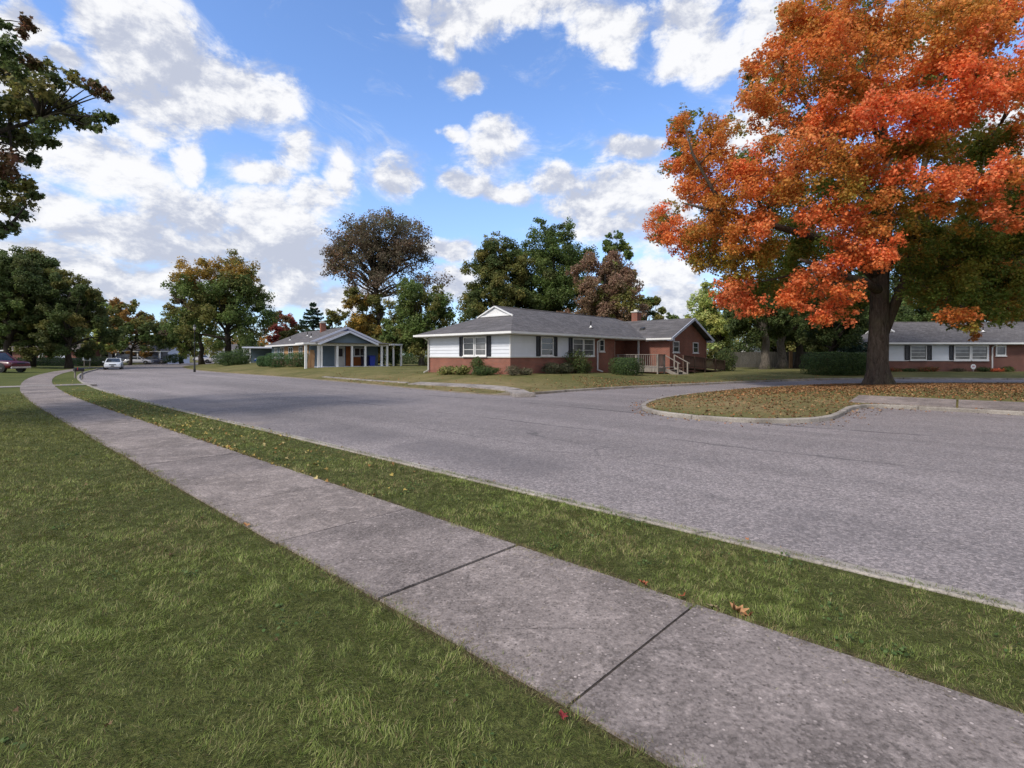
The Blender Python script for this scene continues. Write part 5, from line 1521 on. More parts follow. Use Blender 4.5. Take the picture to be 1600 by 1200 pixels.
    limb([W(1140,338,24.6), W(1110,290,24.3), W(1082,240,24), W(1070,195,23.8)], [0.10,0.08,0.06,0.03])
    limb([W(1200,350,25), W(1180,300,24.6), W(1172,270,24.2)], [0.10,0.07,0.03])
    limb([W(1290,420,25.6), W(1245,428,25.4), W(1190,440,25.2)], [0.10,0.06,0.03])
    limb([W(1322,432,25.8), W(1300,445,24.8), W(1278,455,24.2)], [0.09,0.06,0.03])
    limb([W(1374,445,27.3), W(1390,410,29), W(1420,370,31), W(1440,330,33)], [0.25,0.2,0.15,0.06])
    limb([W(1372,440,27.3), W(1330,400,29), W(1260,360,31.5), W(1200,330,33)], [0.24,0.19,0.14,0.06])
    limb([W(1420,420,26.8), W(1500,420,28), W(1580,400,29), W(1660,380,30)], [0.2,0.17,0.13,0.06])
    allp = []
    for s in stems:
        for i in range(len(s)-1):
            for t in (0, 0.33, 0.66):
                q = np.array(s[i])*(1-t)+np.array(s[i+1])*t
                if q[2] > 3.2: allp.append(q)
    allp = np.array(allp)
    # each clump hangs on the nearest wood that is already there
    nodes = allp.copy(); rad = np.full(len(nodes), 0.10)
    todo = [p-base for p, r, k, dens in pts]; rr_ = [r for p, r, k, dens in pts]
    dmin = np.array([np.linalg.norm(nodes-q, axis=1).min() for q in todo])
    left = set(range(len(todo)))
    while left:
        i = min(left, key=lambda t: dmin[t]); left.discard(i); q = todo[i]
        dd = np.linalg.norm(nodes-q, axis=1) + 0.25*np.maximum(0, nodes[:,2]-q[2]); b_ = dd.argmin(); a = nodes[b_]
        Ld = np.linalg.norm(q-a)
        cp = curve_pts(a, q, 6, 0.06*Ld, rng)
        r0 = min(rad[b_]*0.8, 0.02*Ld+0.022)
        rs = [r0*(1-0.6*t) for t in np.linspace(0,1,6)]
        mb.tube(cp, rs, 5)
        new = np.array([cp[2], cp[3], cp[4], cp[5]]); nodes = np.vstack([nodes, new]); rad = np.concatenate([rad, rs[2:]])
        for t in left: dmin[t] = min(dmin[t], np.linalg.norm(new-todo[t], axis=1).min())
        for _ in range(3):
            e = q+rand_dirs(1, rng)[0]*rr_[i]*0.8
            mb.tube(curve_pts(cp[3], e, 4, 0.08, rng), [0.022,0.016,0.010,0.004], 4)
    mb.build('trunk', M['bark'], root)
    cr.build('crown', M['leaf_maple'], root)
maple()

# ------------------------------------------------------------------ the near tree at the left
def near_tree():
    bx, by = -16.5, 11.8; g = gz(bx, by); base = np.array([bx, by, g])
    root = empty('maple_tree', (bx, by, g), 0, 'near dark green tree reaching in from the upper left with a few reddish leaves', 'tree')
    rng = np.random.default_rng(15); cr = Crown(16)
    L = """120,108,38 152,132,26 100,150,30 15,110,36 40,230,85 130,285,55 200,320,52 0,330,90 100,420,75 190,400,65 262,372,52 335,350,40 345,385,34 240,480,72 320,500,62 372,560,44 430,395,36 470,430,42 500,450,22 430,555,46 490,550,46 535,555,24 450,600,32
    50,500,90 130,540,85 220,600,55 240,670,40 30,620,90 120,640,70 150,740,46 60,760,90 20,850,80 110,865,62 165,915,34 60,950,80 105,1000,50 20,1050,55 5,1100,32 90,330,60 160,460,60 280,560,40 200,650,40"""
    pts = []
    PR = [((0.085,0.036,0.022),2), ((0.06,0.036,0.02),2), ((0.035,0.042,0.014),3)]
    for tok in L.split():
        x, y, r = map(float, tok.split(',')); px = x/3; py = y/3
        Z = rng.uniform(11.6, 13.6)
        pal = PR if (abs(x-120) < 50 and y < 160) or (abs(x-40) < 35 and 640 < y < 780) or (abs(x-470) < 50 and y < 460) or (abs(x-130) < 30 and abs(y-285) < 40) else (DKGREEN if rng.random() < 0.75 else OLIVE)
        pts.append((np.array([(px-800)*Z/F, Z, EYE+(HORIZ-py)*Z/F]), r/3*Z/F*1.1, pal))
    C = np.array([bx, by, 7.6]); R = np.array([5.2, 5.0, 3.5])
    k = 0
    while k < 60:
        d = rand_dirs(1, rng)[0]; p = C+d*R*rng.uniform(0.45, 0.95)
        px = 800+p[0]/max(0.1, p[1])*F
        if px > -40: k += 0.2; continue
        pts.append((p, rng.uniform(0.7, 1.1), DKGREEN)); k += 1
    for p, r, pal in pts:
        n = int(270*(r/0.4)**2)+30
        cr.clump(p-base, r, min(n, 1200), 0.105, pal, flat=0.8, shape=LEAF_MAPLE, jit=0.35, up=0.35, sub=9)
    mb = MB()
    ld = [np.array(q, float) for q in ((0,0,-0.3),(0.02,0,0.6),(0.05,0.05,3.2),(0.3,0.1,6.0),(0.5,0.2,9.5),(0.6,0.2,14))]
    mb.tube(ld, [0.5,0.36,0.30,0.25,0.15,0.05], 12)
    lm = [[(0.1,0.05,3.6),(1.6,0.1,5.6),(3.4,0.3,6.6),(5.2,0.5,7.3)], [(0.2,0.1,5),(1.4,0.2,7.6),(2.6,0.4,9.0),(3.4,0.5,9.6)], [(0.1,0,3.4),(1.8,0,4.6),(3.6,0.2,5.0),(4.6,0.3,4.6)],
          [(0.2,0.1,5.4),(-2,0.5,8),(-4,0.6,10)], [(0.2,0,5),(0.2,-2.4,8),(0.3,-4.2,9.5)], [(0.2,0,5),(0.2,2.4,8),(0.3,4.2,9.5)]]
    allp = list(ld[3:])
    for l in lm:
        l = [np.array(q, float) for q in l]; mb.tube(l, [0.2,0.13,0.08,0.03][:len(l)], 8)
        for i in range(len(l)-1):
            for t in (0.3, 0.6, 1.0): allp.append(l[i]*(1-t)+l[i+1]*t)
    allp = np.array(allp)
    for p, r, pal in pts:
        q = p-base; dd = np.linalg.norm(allp-q, axis=1); a = allp[dd.argmin()]
        mb.tube(curve_pts(a, q, 5, 0.05*dd.min(), rng), [0.035,0.028,0.02,0.013,0.006], 5)
    mb.build('trunk', M['bark_dark'], root); cr.build('crown', M['leaf'], root)
near_tree()

# ------------------------------------------------------------------ shrubs and hedges
FG = 'foundation shrubs of the brick house'
HEDGE = [((0.02,0.036,0.012),3), ((0.032,0.05,0.016),3), ((0.05,0.07,0.02),1)]
BOX = [((0.022,0.045,0.016),3), ((0.034,0.06,0.022),3), ((0.05,0.08,0.03),1)]
HOSTA = [((0.085,0.088,0.028),3), ((0.115,0.11,0.04),2), ((0.055,0.065,0.018),2)]
BEIGE = [((0.075,0.063,0.042),3), ((0.05,0.052,0.028),3), ((0.10,0.08,0.056),1)]
# big hedge
x, y, _ = at(1308, 40.3, 0); shrub('clipped_hedge', 'big long clipped dark green hedge left of the maple trunk', 'hedge', x, y, 2.35, 1.35, 1.75, HEDGE, 61, 17000, 0.085, 3.2, 0.0, loose=0.05)
# entry hedge of the brick house
x, y = house_pt(8.3, -3.0); shrub('clipped_hedge', 'small boxy dark hedge before the entry deck railing', 'hedge', x, y, 1.15, 0.85, 1.12, HEDGE, 62, 7000, 0.075, 5.0, TH, loose=0.03)
# foundation plants
def fp(px, t, b): return house_pt(t, b)
x, y = house_pt(-0.9, 4.6); shrub('low_shrub', 'spreading yellow green plant clump at the white and brick end wall, left part', 'shrub', x, y, 0.6, 0.42, 0.52, HOSTA, 63, 480, 0.16, 0, TH+PI/2, FG, 0.25)
x, y = house_pt(-0.9, 3.3); shrub('low_shrub', 'yellow green leafy clump beside the dark pointed shrub at the end wall', 'shrub', x, y, 0.66, 0.42, 0.56, HOSTA, 64, 480, 0.16, 0, TH+PI/2, FG, 0.25)
x, y = house_pt(-0.8, 1.9); shrub('low_shrub', 'dark pointed evergreen shrub under the end wall windows', 'shrub', x, y, 0.5, 0.5, 1.2, DKGREEN, 65, 1500, 0.08, -0.6, 0, FG, 0.2)
x, y = house_pt(-0.9, 1.15); shrub('low_shrub', 'low dark mound at the foot of the pointed evergreen shrub', 'shrub', x, y, 0.8, 0.55, 0.55, HEDGE, 66, 1800, 0.07, 0, 0, FG, 0.15)
x, y = house_pt(-0.35, -0.55); shrub('low_shrub', 'pale beige green small bush at the house corner', 'shrub', x, y, 0.45, 0.4, 0.56, BEIGE, 67, 1000, 0.075, 0, 0, FG, 0.2)
x, y = house_pt(0.5, -0.8); shrub('low_shrub', 'tan flowering low bush just right of the house corner', 'shrub', x, y, 0.42, 0.36, 0.42, BEIGE, 68, 700, 0.075, 0, 0, FG, 0.2)
x, y = house_pt(3.0, -0.8); shrub('low_shrub', 'grey green rounded bush below the single front window', 'shrub', x, y, 0.75, 0.55, 0.72, [((0.035,0.038,0.02),3),((0.05,0.046,0.028),2),((0.024,0.03,0.014),2)], 69, 1700, 0.075, 0, TH, FG, 0.15)
x, y = house_pt(4.3, -0.8); shrub('low_shrub', 'grey green bush between the single window and the tall dark shrub', 'shrub', x, y, 0.7, 0.5, 0.66, [((0.032,0.036,0.019),3),((0.046,0.044,0.026),2),((0.022,0.028,0.013),2)], 70, 1500, 0.075, 0, TH, FG, 0.15)
x, y = house_pt(5.6, -0.85); shrub('tall_shrub', 'tall loose dark shrub climbing in front of the brick beside the large front window', 'shrub', x, y, 0.72, 0.6, 1.62, DKGREEN, 71, 2600, 0.08, -0.3, 0, FG, 0.3)
x, y = house_pt(6.6, -0.7); shrub('low_shrub', 'small dark bush at the right foot of the tall loose shrub', 'shrub', x, y, 0.6, 0.5, 0.75, DKGREEN, 72, 1400, 0.075, 0, 0, FG, 0.2)
x, y, _ = at(1132, 46, 0); shrub('tall_shrub', 'dark green round bush beside the white end of the brick wing', 'shrub', x, y, 0.98, 0.9, 1.95, DKGREEN, 73, 4500, 0.10, 0.3, 0, FG, 0.1)
# porch house boxwoods
PG = 'clipped bushes of the porch house'
for px, Z, rx, h, lab, sd in ((413, 57, 0.75, 1.15, 'small clipped bush, leftmost of the three before the porch house', 81), (433, 54, 1.12, 1.5, 'big rounded clipped bush, middle of the three before the porch house', 82), (467, 52.5, 1.25, 1.48, 'broad clipped bush nearest to the porch columns', 83)):
    x, y, _ = at(px, Z, 0); shrub('clipped_bush', lab, 'shrub', x, y, rx, rx*0.85, h, BOX, sd, 4500, 0.09, 1.2, 0, PG, 0.03)
x, y, _ = at(361, 66, 0); shrub('dark_hedge', 'dark sloping hedge mound left of the flat white carport', 'hedge', x, y, 1.9, 1.3, 1.75, HEDGE, 84, 5000, 0.12, 0.8, 0.35, None, 0.15)
x, y, _ = at(376, 68, 0); shrub('dark_hedge', 'dark green hedge block at the left post of the white carport', 'hedge', x, y, 1.2, 1.1, 2.0, HEDGE, 85, 4000, 0.12, 1.2, 0.2, None, 0.1)
x, y, _ = at(617, 57, 0); shrub('tall_shrub', 'dark narrow shrub right of the porch house side canopy', 'shrub', x, y, 0.6, 0.6, 2.2, DKGREEN, 86, 2600, 0.10, 0.0, 0, None, 0.15)
x, y, _ = at(640, 70, 0); shrub('dark_hedge', 'dark hedge row behind the lawn between the two middle houses', 'hedge', x, y, 3.4, 0.9, 1.5, HEDGE, 87, 5000, 0.12, 2.0, 0.1, None, 0.1)
x, y, _ = at(272, 95, 0); shrub('dark_hedge', 'dark bush at the right end of the pale blue grey house', 'hedge', x, y, 1.6, 1.0, 1.6, HEDGE, 88, 2500, 0.15, 0.6, 0, None, 0.15)
x, y, _ = at(60, 77, 0); shrub('dark_hedge', 'long low dark hedge in the shade of the left trees', 'hedge', x, y, 5.5, 0.8, 1.25, HEDGE, 89, 5000, 0.14, 2.5, 0, None, 0.1)
x, y, _ = at(146, 80, 0); shrub('dark_hedge', 'dark hedge block behind the white board sign', 'hedge', x, y, 2.2, 0.8, 1.5, HEDGE, 90, 2500, 0.14, 2.0, 0, None, 0.1)
# right house beds
RB = 'small plants along the right brick house'
REDDISH = [((0.16,0.045,0.025),2), ((0.09,0.05,0.02),3), ((0.045,0.05,0.015),2)]
for px, w, h, pal, lab, sd in ((1398, 0.55, 0.3, REDDISH, 'low reddish plant near the maple trunk, leftmost along the right house', 91), (1422, 0.6, 0.3, HEDGE, 'low dark plant under the left shutter of the right house', 92), (1445, 0.55, 0.4, REDDISH, 'reddish plant under the single window of the right house', 93), (1458, 0.5, 0.45, REDDISH, 'rusty red plant right of the single window', 94),
        (1497, 0.6, 0.3, BROWN, 'brown withered plant under the double window', 95), (1537, 0.62, 0.42, HEDGE, 'low dark green bush left of the white downspout', 96), (1557, 0.5, 0.32, [((0.4,0.10,0.05),3),((0.2,0.07,0.03),2)], 'orange red flower clump right of the downspout', 97), (1574, 0.5, 0.48, GREEN, 'rounded green bush under the small window at the right', 98)):
    x, y, _ = at(px, 43.9, 0); shrub('garden_plant', lab, 'plant', x, y, w, 0.35, h, pal, sd, 500, 0.09, 0, 0, RB, 0.25)

# ------------------------------------------------------------------ grass blades and dry leaves
def grass():
    rng = np.random.default_rng(101)
    def sample(n):
        # pick distances so that blades thin out with distance
        d = np.linspace(0.9, 30, 3000); rho = np.where(d < 3.6, 8000, 8000*(3.6/d)**1.7)
        w = rho*d; cdf = np.cumsum(w)/w.sum()
        r = np.interp(rng.random(n), cdf, d); a = rng.uniform(-0.95, 0.95, n)
        return np.column_stack([r*np.sin(a), r*np.cos(a)]), r
    p, r = sample(1300000)
    s = p[:,0]*D[0]+p[:,1]*D[1]; n = p[:,0]*N[0]+p[:,1]*N[1]
    n = n - np.where(s > 20, 0.0022*(s-20)**2, 0)
    e0 = vnoise(s, n*0+3, 5.0, 1)*0.6+vnoise(s, n*0+7, 17.0, 2)*0.4; e1 = vnoise(s, n*0+5, 5.0, 3)*0.6+vnoise(s, n*0+9, 17.0, 4)*0.4
    e = e0-0.5
    ok = ((n < SW0+0.012+0.15*e0**1.2) | ((n > SW1+0.012-0.13*e1**1.3) & (n < 4.545+0.9*np.abs(e)*0.1)))
    # stray dry clippings on the concrete
    cl = (n > SW0) & (n < SW1) & (rng.random(len(p)) < 0.22*np.exp(-np.minimum(n-SW0, SW1-n)/0.07)+0.002)
    ok |= cl
    ok &= ~((np.abs(s-36.8) < 0.65) & (n < 5))
    # bald and thin patches
    th = 0.45*vnoise(p[:,0], p[:,1], 1.3, 11)+0.35*vnoise(p[:,0], p[:,1], 4.2, 12)+0.2*vnoise(p[:,0], p[:,1], 11.0, 13)
    th = np.clip((th-0.25)/0.5, 0, 1)
    ok &= rng.random(len(p)) < (0.62+0.5*th)*(1-0.30*np.exp(-np.abs(n-SW1)/0.06))
    p, r, s, n, th, cl = p[ok], r[ok], s[ok], n[ok], th[ok], cl[ok]
    k = len(p)
    z = height(p)+np.where(cl, 0.018, 0.0)+0.014*np.clip(1-np.minimum(np.abs(n-SW0), np.abs(n-SW1))/0.06, 0, 1)
    edge = np.minimum(np.abs(n-SW0), np.abs(n-SW1))
    hgt = rng.uniform(0.012, 0.038, k)*(0.75+0.5*th)*np.where(rng.random(k) < 0.06, 1.5, 1.0)*(1+0.10*np.minimum(r, 12)*0.3)
    wd = 0.0022*np.maximum(1, r/3.6)*rng.uniform(0.7, 1.3, k)
    a = 4*PI*vnoise(p[:,0], p[:,1], 2.2, 21)+4*PI*vnoise(p[:,0], p[:,1], 6.5, 22)+rng.normal(size=k)*0.75
    lean = np.where(cl, 1.52, rng.uniform(0.3, 1.5, k))
    dirx, diry = np.cos(a), np.sin(a)
    up = np.cos(lean); out = np.sin(lean)
    z = z + 0.022*np.clip((n-4.48)/0.05, 0, 1)*(n < 5)
    b = np.column_stack([p, z-0.004])
    dv = np.column_stack([dirx, diry, np.zeros(k)]); sv = np.column_stack([-diry, dirx, np.zeros(k)])
    # twist blade width so it is not always square to its lean
    tw = rng.uniform(-0.9, 0.9, k)[:,None]; sv = sv*np.cos(tw)+dv*np.sin(tw)
    m = b + (dv*(out*0.45)[:,None] + np.array([0,0,1])*(0.55*up+0.12)[:,None])*hgt[:,None]
    t = b + (dv*(out*1.15)[:,None] + np.array([0,0,1])*(up*0.85+0.10)[:,None])*hgt[:,None]
    w2 = (wd/2)[:,None]
    V = np.stack([b-sv*w2, b+sv*w2, m+sv*w2*0.8, m-sv*w2*0.8, t], axis=1).reshape(-1, 3)
    base = np.arange(k)*5
    quads = np.column_stack([base, base+1, base+2, base+3]); tris = np.column_stack([base+3, base+2, base+4])
    flat = np.concatenate([quads.ravel(), tris.ravel()]); cnt = np.concatenate([np.full(k, 4), np.full(k, 3)])
    greens = np.array([(0.105,0.140,0.028),(0.138,0.172,0.038),(0.066,0.096,0.018),(0.180,0.205,0.062),(0.24,0.245,0.105)])
    straw = np.array([(0.24,0.20,0.10),(0.17,0.13,0.06),(0.11,0.075,0.04)])
    cols = greens[rng.choice(5, size=k, p=[0.26,0.24,0.24,0.15,0.11])]
    patch = 0.5*vnoise(p[:,0], p[:,1], 0.7, 31)+0.5*vnoise(p[:,0], p[:,1], 3.1, 32)
    patch = np.clip((patch-0.2)/0.6, 0, 1)
    pr = 0.07+0.42*np.clip(patch,0,1)**2.5+0.42*np.exp(-edge/0.05)
    pr = np.where(cl, 0.9, pr)
    isst = rng.random(k) < pr
    cols[isst] = straw[rng.choice(3, size=isst.sum(), p=[0.4,0.35,0.25])]
    cols = cols*rng.uniform(0.72, 1.28, (k,1))*(1.06+0.46*th)[:,None]*(0.85+0.35*vnoise(p[:,0], p[:,1], 7.0, 41))[:,None]
    # far part of the left lawn is yellower
    yl = np.clip((r-4.5)/9, 0, 1)[:,None]*np.where(n < 2, 1.0, 0.45)[:,None]
    cols = cols*(1-0.6*yl)+np.array([0.185,0.18,0.050])*0.6*yl*rng.uniform(0.6,1.3,(k,1))
    me = fast_mesh('grass', V, flat, cnt, np.repeat(cols, 5, axis=0))
    tag(link('grass', me, M['blade']), 'short mown green grass with straw coloured blades beside the sidewalk', 'grass', kind='stuff')
grass()
def weeds():
    rng = np.random.default_rng(140); cs = []
    for _ in range(260):
        s = rng.uniform(-2, 13); n = rng.uniform(-5, 1.7) if rng.random() < 0.7 else rng.uniform(3.3, 4.5)
        c = P(s, n); k = rng.integers(6, 26)
        cs.append(np.array(c)+rng.normal(size=(k,2))*rng.uniform(0.03, 0.11))
    p = np.concatenate(cs); s = p[:,0]*D[0]+p[:,1]*D[1]; n = p[:,0]*N[0]+p[:,1]*N[1]
    p = p[(n < SW0-0.02) | ((n > SW1+0.02) & (n < 4.5))]; k = len(p)
    v, f, c, cc = leaf_arrays(np.column_stack([p, height(p)+rng.uniform(0.008, 0.035, k)]), np.array([0,0,1.0])+rand_dirs(k, rng)*0.6, rng.uniform(0.012, 0.028, k), pal_pick([((0.07,0.12,0.03),3),((0.10,0.15,0.045),2),((0.05,0.08,0.02),2)], k, rng), rng, np.array([(0,-.5),(.4,-.25),(.45,.2),(0,.5),(-.45,.2),(-.4,-.25)]))
    tag(link('clover', fast_mesh('clover', v, f, c, cc), M['blade']), 'patches of small round leaved clover and weeds in the near grass', 'weeds', kind='stuff')
weeds()

DRY = [((0.30,0.17,0.075),3), ((0.22,0.12,0.055),3), ((0.38,0.24,0.12),2), ((0.34,0.13,0.045),2), ((0.14,0.08,0.045),2)]
YEL = [((0.42,0.32,0.09),3), ((0.34,0.24,0.07),3), ((0.45,0.36,0.16),2), ((0.28,0.15,0.05),2)]
def litter(name, label, pts, size, pal, seed, lift=0.012, shape=LEAF_MAPLE):
    rng = np.random.default_rng(seed); pts = np.asarray(pts); k = len(pts)
    z = height(pts)+lift*rng.uniform(0.5, 1.6, k)
    nr = np.array([0,0,1.0])+rand_dirs(k, rng)*0.55
    cols = pal_pick(pal, k, rng)*rng.uniform(0.7, 1.25, (k,1))
    v, f, c, cc = leaf_arrays(np.column_stack([pts, z]), nr, size*rng.uniform(0.6, 1.25, k), cols, rng, shape, fold=0.5)
    me = fast_mesh(name, v, f, c, cc)
    return tag(link(name, me, M['litter']), label, 'leaves', kind='stuff')
rng = np.random.default_rng(55)
# island under the maple
q = rng.uniform((3.5, 12), (44, 31), (120000, 2))
keep = (~inside(q, road_poly)) & (road_dist(q) > 0.10)
d0 = np.hypot((q[:,0]-19)/1.4, (q[:,1]-24.5)); nn = q[:,0]*N[0]+q[:,1]*N[1]
pr = np.exp(-(d0/6.5)**2)*1.0+0.22
pr = np.where((nn > 20.4) & (nn < 23.6) & (q[:,0]*D[0]+q[:,1]*D[1] < 1.5), pr*0.12, pr)
keep &= rng.random(len(q)) < pr*0.9
litter('fallen_leaves', 'thick carpet of dry orange and tan leaves under the maple', q[keep], 0.078, DRY, 111, 0.015, LEAF_CLUMP)
# gutter and road edge of the island
i_ = np.where((RP[:,0] > 3.5) & (RP[:,0] < 30) & (RP[:,1] > 7))[0]
g_ = RP[rng.choice(i_, 900)]+rng.normal(size=(900,2))*0.35
g_ = g_[inside(g_, road_poly)]
v_ = litter('fallen_leaves', 'sparse dry leaves lying in the gutter round the island', g_, 0.065, DRY, 112, 0.0, LEAF_CLUMP); v_.location.z = -0.075
# brick house lawn, along its kerb
q = rng.uniform((-14, 20), (24, 44), (9000, 2)); dd = road_dist(q)
keep = (~inside(q, road_poly)) & (dd > 0.12) & (dd < 6) & (q[:,1] > 20+0.55*q[:,0]) & (rng.random(len(q)) < 0.75*np.exp(-dd/2.0))
litter('fallen_leaves', 'dry leaves caught in the grass along the kerb of the brick house lawn', q[keep], 0.10, DRY, 113, 0.02, LEAF_CLUMP)
# verge and near lawn
ss = rng.gamma(5.0, 3.2, 430)+2; n_ = rng.uniform(3.25, 4.55, 430)
ss2 = 4+rng.gamma(3.0, 3.4, 170); n2 = SW1+np.abs(rng.normal(size=170))*0.06-0.03
q = np.array([P(a, b+shift(a)) for a, b in zip(ss, n_)] + [P(a, b+shift(a)) for a, b in zip(ss2, n2)])
litter('fallen_leaves', 'yellow and tan leaves scattered on the grass strip between sidewalk and kerb', q, 0.058, YEL, 114, 0.03)
ss = rng.uniform(0, 34, 260); n_ = rng.uniform(-8, 1.85, 260)
q = np.array([P(a, b+shift(a)) for a, b in zip(ss, n_)])
litter('fallen_leaves', 'few small yellow and brown leaves scattered over the left lawn', q, 0.042, [((0.15,0.10,0.05),3), ((0.11,0.07,0.035),3), ((0.20,0.15,0.07),2), ((0.16,0.07,0.03),1)], 115, 0.03)
# road edge crumbs
ss = rng.uniform(-2, 20, 160); n_ = 4.68+np.abs(rng.normal(size=160))*0.12
v_ = litter('fallen_leaves', 'small brown leaves lying on the asphalt along the near kerb', np.array([P(a,b) for a,b in zip(ss,n_)]), 0.06, DRY, 116, 0.0); v_.location.z = -0.08

def single_leaf(px, py, size, col, label, rz, z=0.03, curl=0.5):
    Z = (EYE-z)*F/(py-HORIZ); x, y, _ = at(px, Z, 0)
    bm = bmesh.new(); n = 12
    ring = [bm.verts.new((a*size, b*size, curl*size*(a*a*1.6+abs(b)*0.25+0.12*math.sin(9*a+5*b)))) for a, b in LEAF_MAPLE]
    c = bm.verts.new((0, 0, 0.0))
    for i in range(n): bm.faces.new((c, ring[i], ring[(i+1) % n]))
    st = [bm.verts.new(q) for q in ((-0.01*size,-0.48*size,0.02), (0.01*size,-0.48*size,0.02), (0.03*size,-0.95*size,0.01), (0.015*size,-0.96*size,0.01))]
    bm.faces.new(st)
    me = bpy.data.meshes.new('fallen_leaf'); bm.to_mesh(me); bm.free()
    m = Mat('single_leaf'); nz = m.noise(40, 4, 0.6, m.coords())
    o = link('fallen_leaf', me, m.bsdf(m.ramp(nz, [(0.3, tuple(k*0.6 for k in col)), (0.7, tuple(k*1.3 for k in col))]), 0.8, spec=0.2))
    me.polygons.foreach_set('use_smooth', [True]*len(me.polygons))
    o.location = (x, y, z); o.rotation_euler = (0.25, 0.3, rz)
    tag(o, label, 'leaf', 'single leaves at the sidewalk edge')
single_leaf(1152, 955, 0.12, (0.42,0.22,0.10), 'curled tan leaf at the right sidewalk edge, largest of the loose leaves', 0.6, 0.03, 0.9)
single_leaf(1168, 962, 0.075, (0.36,0.15,0.06), 'small rusty leaf touching the right side of the curled tan leaf', 2.2, 0.025, 0.8)
single_leaf(1115, 948, 0.10, (0.34,0.25,0.14), 'flat pale leaf on the concrete just left of the curled tan leaf', 1.4, 0.022, 0.25)
single_leaf(1005, 911, 0.075, (0.34,0.11,0.05), 'reddish brown leaf in the grass edge, farther along than the curled tan leaf', 1.0, 0.03, 0.6)
single_leaf(1066, 931, 0.06, (0.32,0.09,0.04), 'small red leaf between the reddish brown and the curled tan leaf', 3.0, 0.03, 0.6)
single_leaf(878, 1118, 0.05, (0.20,0.03,0.03), 'tiny dark red leaf at the left sidewalk edge by the joint', 0.3, 0.03, 0.7)
single_leaf(384, 820, 0.075, (0.40,0.20,0.08), 'orange tan leaf lying on the left lawn edge by the sidewalk', 0.9, 0.045, 0.5)

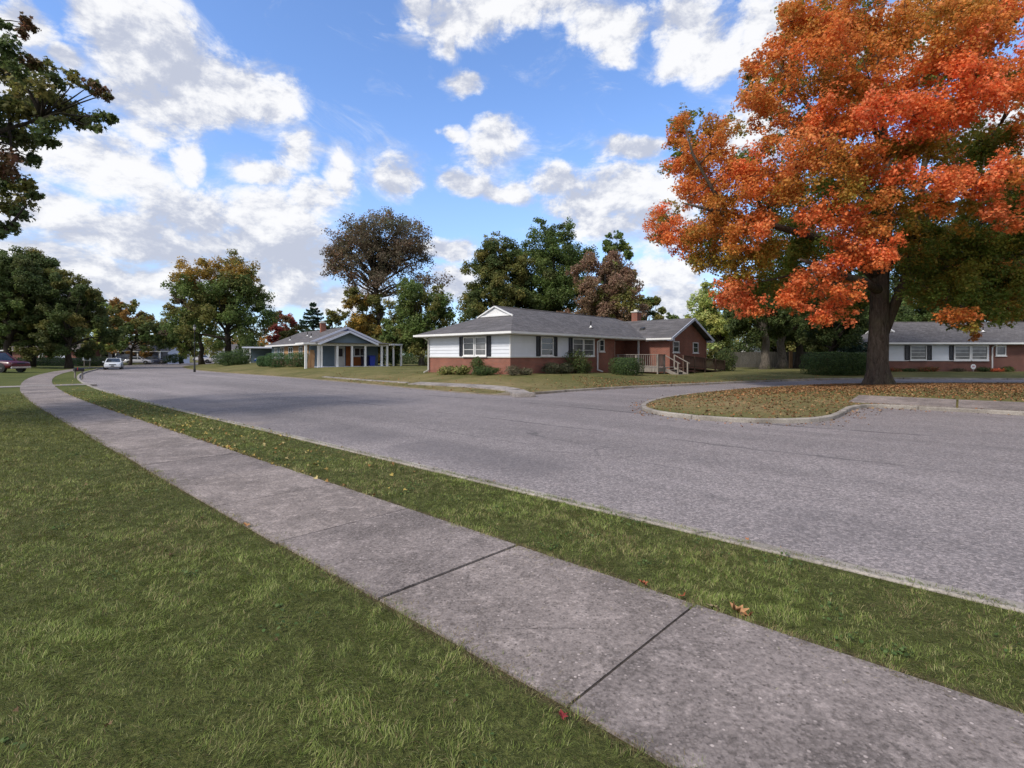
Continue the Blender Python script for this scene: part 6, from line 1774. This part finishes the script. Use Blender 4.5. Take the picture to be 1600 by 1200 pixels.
# ------------------------------------------------------------------ sky, sun, camera
SUN_EL = math.radians(42); SUN_AZ = math.atan2(-0.72, -0.69)     # azimuth from +y toward +x
def world():
    w = bpy.data.worlds.new('World'); SC.world = w; w.use_nodes = True
    t = w.node_tree; t.nodes.clear()
    m = Mat.__new__(Mat); m.t = t; m.m = None
    out = t.nodes.new('ShaderNodeOutputWorld'); bg = t.nodes.new('ShaderNodeBackground')
    sky = t.nodes.new('ShaderNodeTexSky'); sky.sky_type = 'NISHITA'; sky.sun_disc = False
    sky.sun_elevation = SUN_EL; sky.sun_rotation = SUN_AZ % (2*PI)
    sky.air_density = 1.0; sky.dust_density = 0.6; sky.ozone_density = 2.2
    d = t.nodes.new('ShaderNodeTexCoord').outputs['Generated']
    x, y, z = m.sep(d)
    az = m.math('ARCTAN2', x, y); el = m.math('ARCSINE', z)
    p = m.comb(az, el, 0.0)
    # ragged edges: push the coordinate around before measuring
    wn = t.nodes.new('ShaderNodeTexNoise'); wn.inputs['Scale'].default_value = 9.0; wn.inputs['Detail'].default_value = 3
    t.links.new(p, wn.inputs['Vector'])
    pw = m.vmath('ADD', p, m.vmath('MULTIPLY', m.vmath('SUBTRACT', wn.outputs['Color'], (0.5,0.5,0.5)), (0.085,0.07,0.0)))
    blobs = """170,55,44,62 240,60,88,72 300,115,80,66 240,165,86,56 382,140,58,42 428,150,38,42 
    40,40,60,34 30,120,60,50 105,85,26,20 130,255,125,55 290,240,28,34 80,335,110,42 300,332,90,46 420,335,90,44 492,308,46,22 200,372,190,38 400,385,130,38
    405,265,48,20 468,238,28,34 530,272,24,36 622,268,42,34 150,428,190,36 380,430,140,28 478,402,60,34 480,462,100,20 90,480,90,30 
    725,130,28,20 770,228,46,34 712,203,18,12 735,282,44,22 795,298,44,24 870,280,40,22 930,305,75,44 1000,300,55,44 960,345,75,26 1030,350,50,50 700,390,38,18 715,450,44,30 1040,430,60,26 1050,470,50,26 
    650,10,26,26 725,35,70,40 790,10,80,30 880,8,60,34 955,40,62,42 965,85,36,22 700,60,14,24 1075,45,48,56 1130,75,60,56 1190,60,50,70 1180,205,55,48 985,230,44,20 1085,95,60,22 1460,40,150,60 1600,200,100,100""".split()
    acc = None
    for b in blobs:
        px, py, rx, ry = map(float, b.split(','))
        a = math.atan2(px-800, F); e = math.atan2(HORIZ-py, math.hypot(F, px-800))
        a1 = math.atan2(px+rx-800, F)-a; e1 = math.atan2(HORIZ-py+ry, math.hypot(F, px-800))-e
        nd = t.nodes.new('ShaderNodeVectorMath'); nd.operation = 'MULTIPLY_ADD'
        t.links.new(pw, nd.inputs[0]); nd.inputs[1].default_value = (1/a1, 1/e1, 0); nd.inputs[2].default_value = (-a/a1, -e/e1, 0)
        dt = t.nodes.new('ShaderNodeVectorMath'); dt.operation = 'DOT_PRODUCT'
        t.links.new(nd.outputs[0], dt.inputs[0]); t.links.new(nd.outputs[0], dt.inputs[1])
        acc = dt.outputs['Value'] if acc is None else m.math('MINIMUM', acc, dt.outputs['Value'])
    cov = m.maprange(acc, 0.0, 2.8, 1.05, -1.35, smooth=False)
    back = m.maprange(m.noise(2.2, 3, 0.5, d), 0.34, 0.54, -0.8, 1.1)  # unseen side and rear clouds, coverage raised to brighten the ambient light
    side = m.maprange(m.math('ABSOLUTE', az), 0.85, 1.15)
    cov = m.math('ADD', m.math('MULTIPLY', cov, m.math('SUBTRACT', 1.0, side)), m.math('MULTIPLY', back, side))
    q = m.comb(az, m.math('MULTIPLY', el, 1.5), 0.0)
    f1 = m.noise(10.5, 10, 0.67, q, 0.2)
    q2 = m.vmath('ADD', q, (-0.012, 0.030, 0.0))
    f2 = m.noise(10.5, 6, 0.63, q2, 0.2)
    val = m.math('ADD', cov, m.math('MULTIPLY', m.math('SUBTRACT', f1, 0.5), 4.6))
    dens = m.maprange(val, -0.60, 0.72)
    # thin torn veils round the clouds
    f3 = m.noise(6.0, 9, 0.70, m.comb(m.math('ADD', az, m.math('MULTIPLY', el, 0.6)), m.math('MULTIPLY', el, 2.0), 7.0), 0.8)
    veil2 = m.maprange(m.math('ADD', m.math('MULTIPLY', cov, 0.55), m.math('MULTIPLY', m.math('SUBTRACT', f3, 0.5), 5.0)), -0.55, 1.3, 0.0, 0.75)
    dens = m.math('MAXIMUM', dens, veil2)
    # lit tops against greyer undersides and cores
    emb = m.math('MULTIPLY', m.math('SUBTRACT', f1, f2), 3.2)
    low = m.noise(4.2, 5, 0.6, m.comb(az, m.math('MULTIPLY', el, 2.2), 4.0))
    gr = m.math('SUBTRACT', m.math('ADD', m.math('MULTIPLY', m.maprange(low, 0.38, 0.66), -0.55), emb), -0.88)
    gr = m.math('ADD', gr, m.maprange(el, 0.0, 0.42, -0.22, 0.06))
    gr = m.maprange(gr, 0.15, 1.0)
    cc = m.mix(gr, (4.4, 4.7, 5.6), (7.8, 7.8, 7.9))
    # the sky itself, a little deeper than the model gives
    skc = m.mix(1.0, sky.outputs[0], (SKYT[0], SKYT[1], SKYT[2]), 'MULTIPLY')
    veil = m.math('MULTIPLY', m.maprange(el, 0.0, 0.5, 0.55, 0.0), 0.8)
    skc = m.mix(veil, skc, (3.7, 4.9, 6.9))
    col = m.mix(m.math('MULTIPLY', dens, 0.97), skc, cc)
    # nothing bright below the horizon
    col = m.mix(m.maprange(el, -0.06, -0.01, 1.0, 0.0), col, (1.2, 1.2, 1.1))
    t.links.new(col, bg.inputs['Color']); bg.inputs['Strength'].default_value = 0.1
    t.links.new(bg.outputs[0], out.inputs['Surface'])
    w.cycles.sampling_method = 'MANUAL'; w.cycles.sample_map_resolution = 512
SKYT = (1.52, 1.74, 2.12)
world()

sd = bpy.data.lights.new('Sun', 'SUN'); sd.energy = 2.7; sd.angle = math.radians(8.0); sd.color = (1.0, 0.93, 0.84)
so = bpy.data.objects.new('Sun', sd); COL.objects.link(so)
ld = Vector((-math.sin(SUN_AZ)*math.cos(SUN_EL), -math.cos(SUN_AZ)*math.cos(SUN_EL), -math.sin(SUN_EL)))
so.rotation_euler = ld.to_track_quat('-Z', 'Y').to_euler(); so.location = (-30, -30, 40)

cd = bpy.data.cameras.new('Camera'); cam = bpy.data.objects.new('Camera', cd); COL.objects.link(cam)
cam.location = (0, 0, EYE); cam.rotation_euler = (math.radians(90), 0, 0)
cd.sensor_width = 36; cd.lens = 18.0; cd.shift_y = (HORIZ-600)/1600.0
cd.clip_start = 0.05; cd.clip_end = 5000
SC.camera = cam
SC.view_settings.view_transform = 'Standard'; SC.view_settings.look = 'None'
SC.view_settings.gamma = 1.0; SC.view_settings.exposure = 0.35
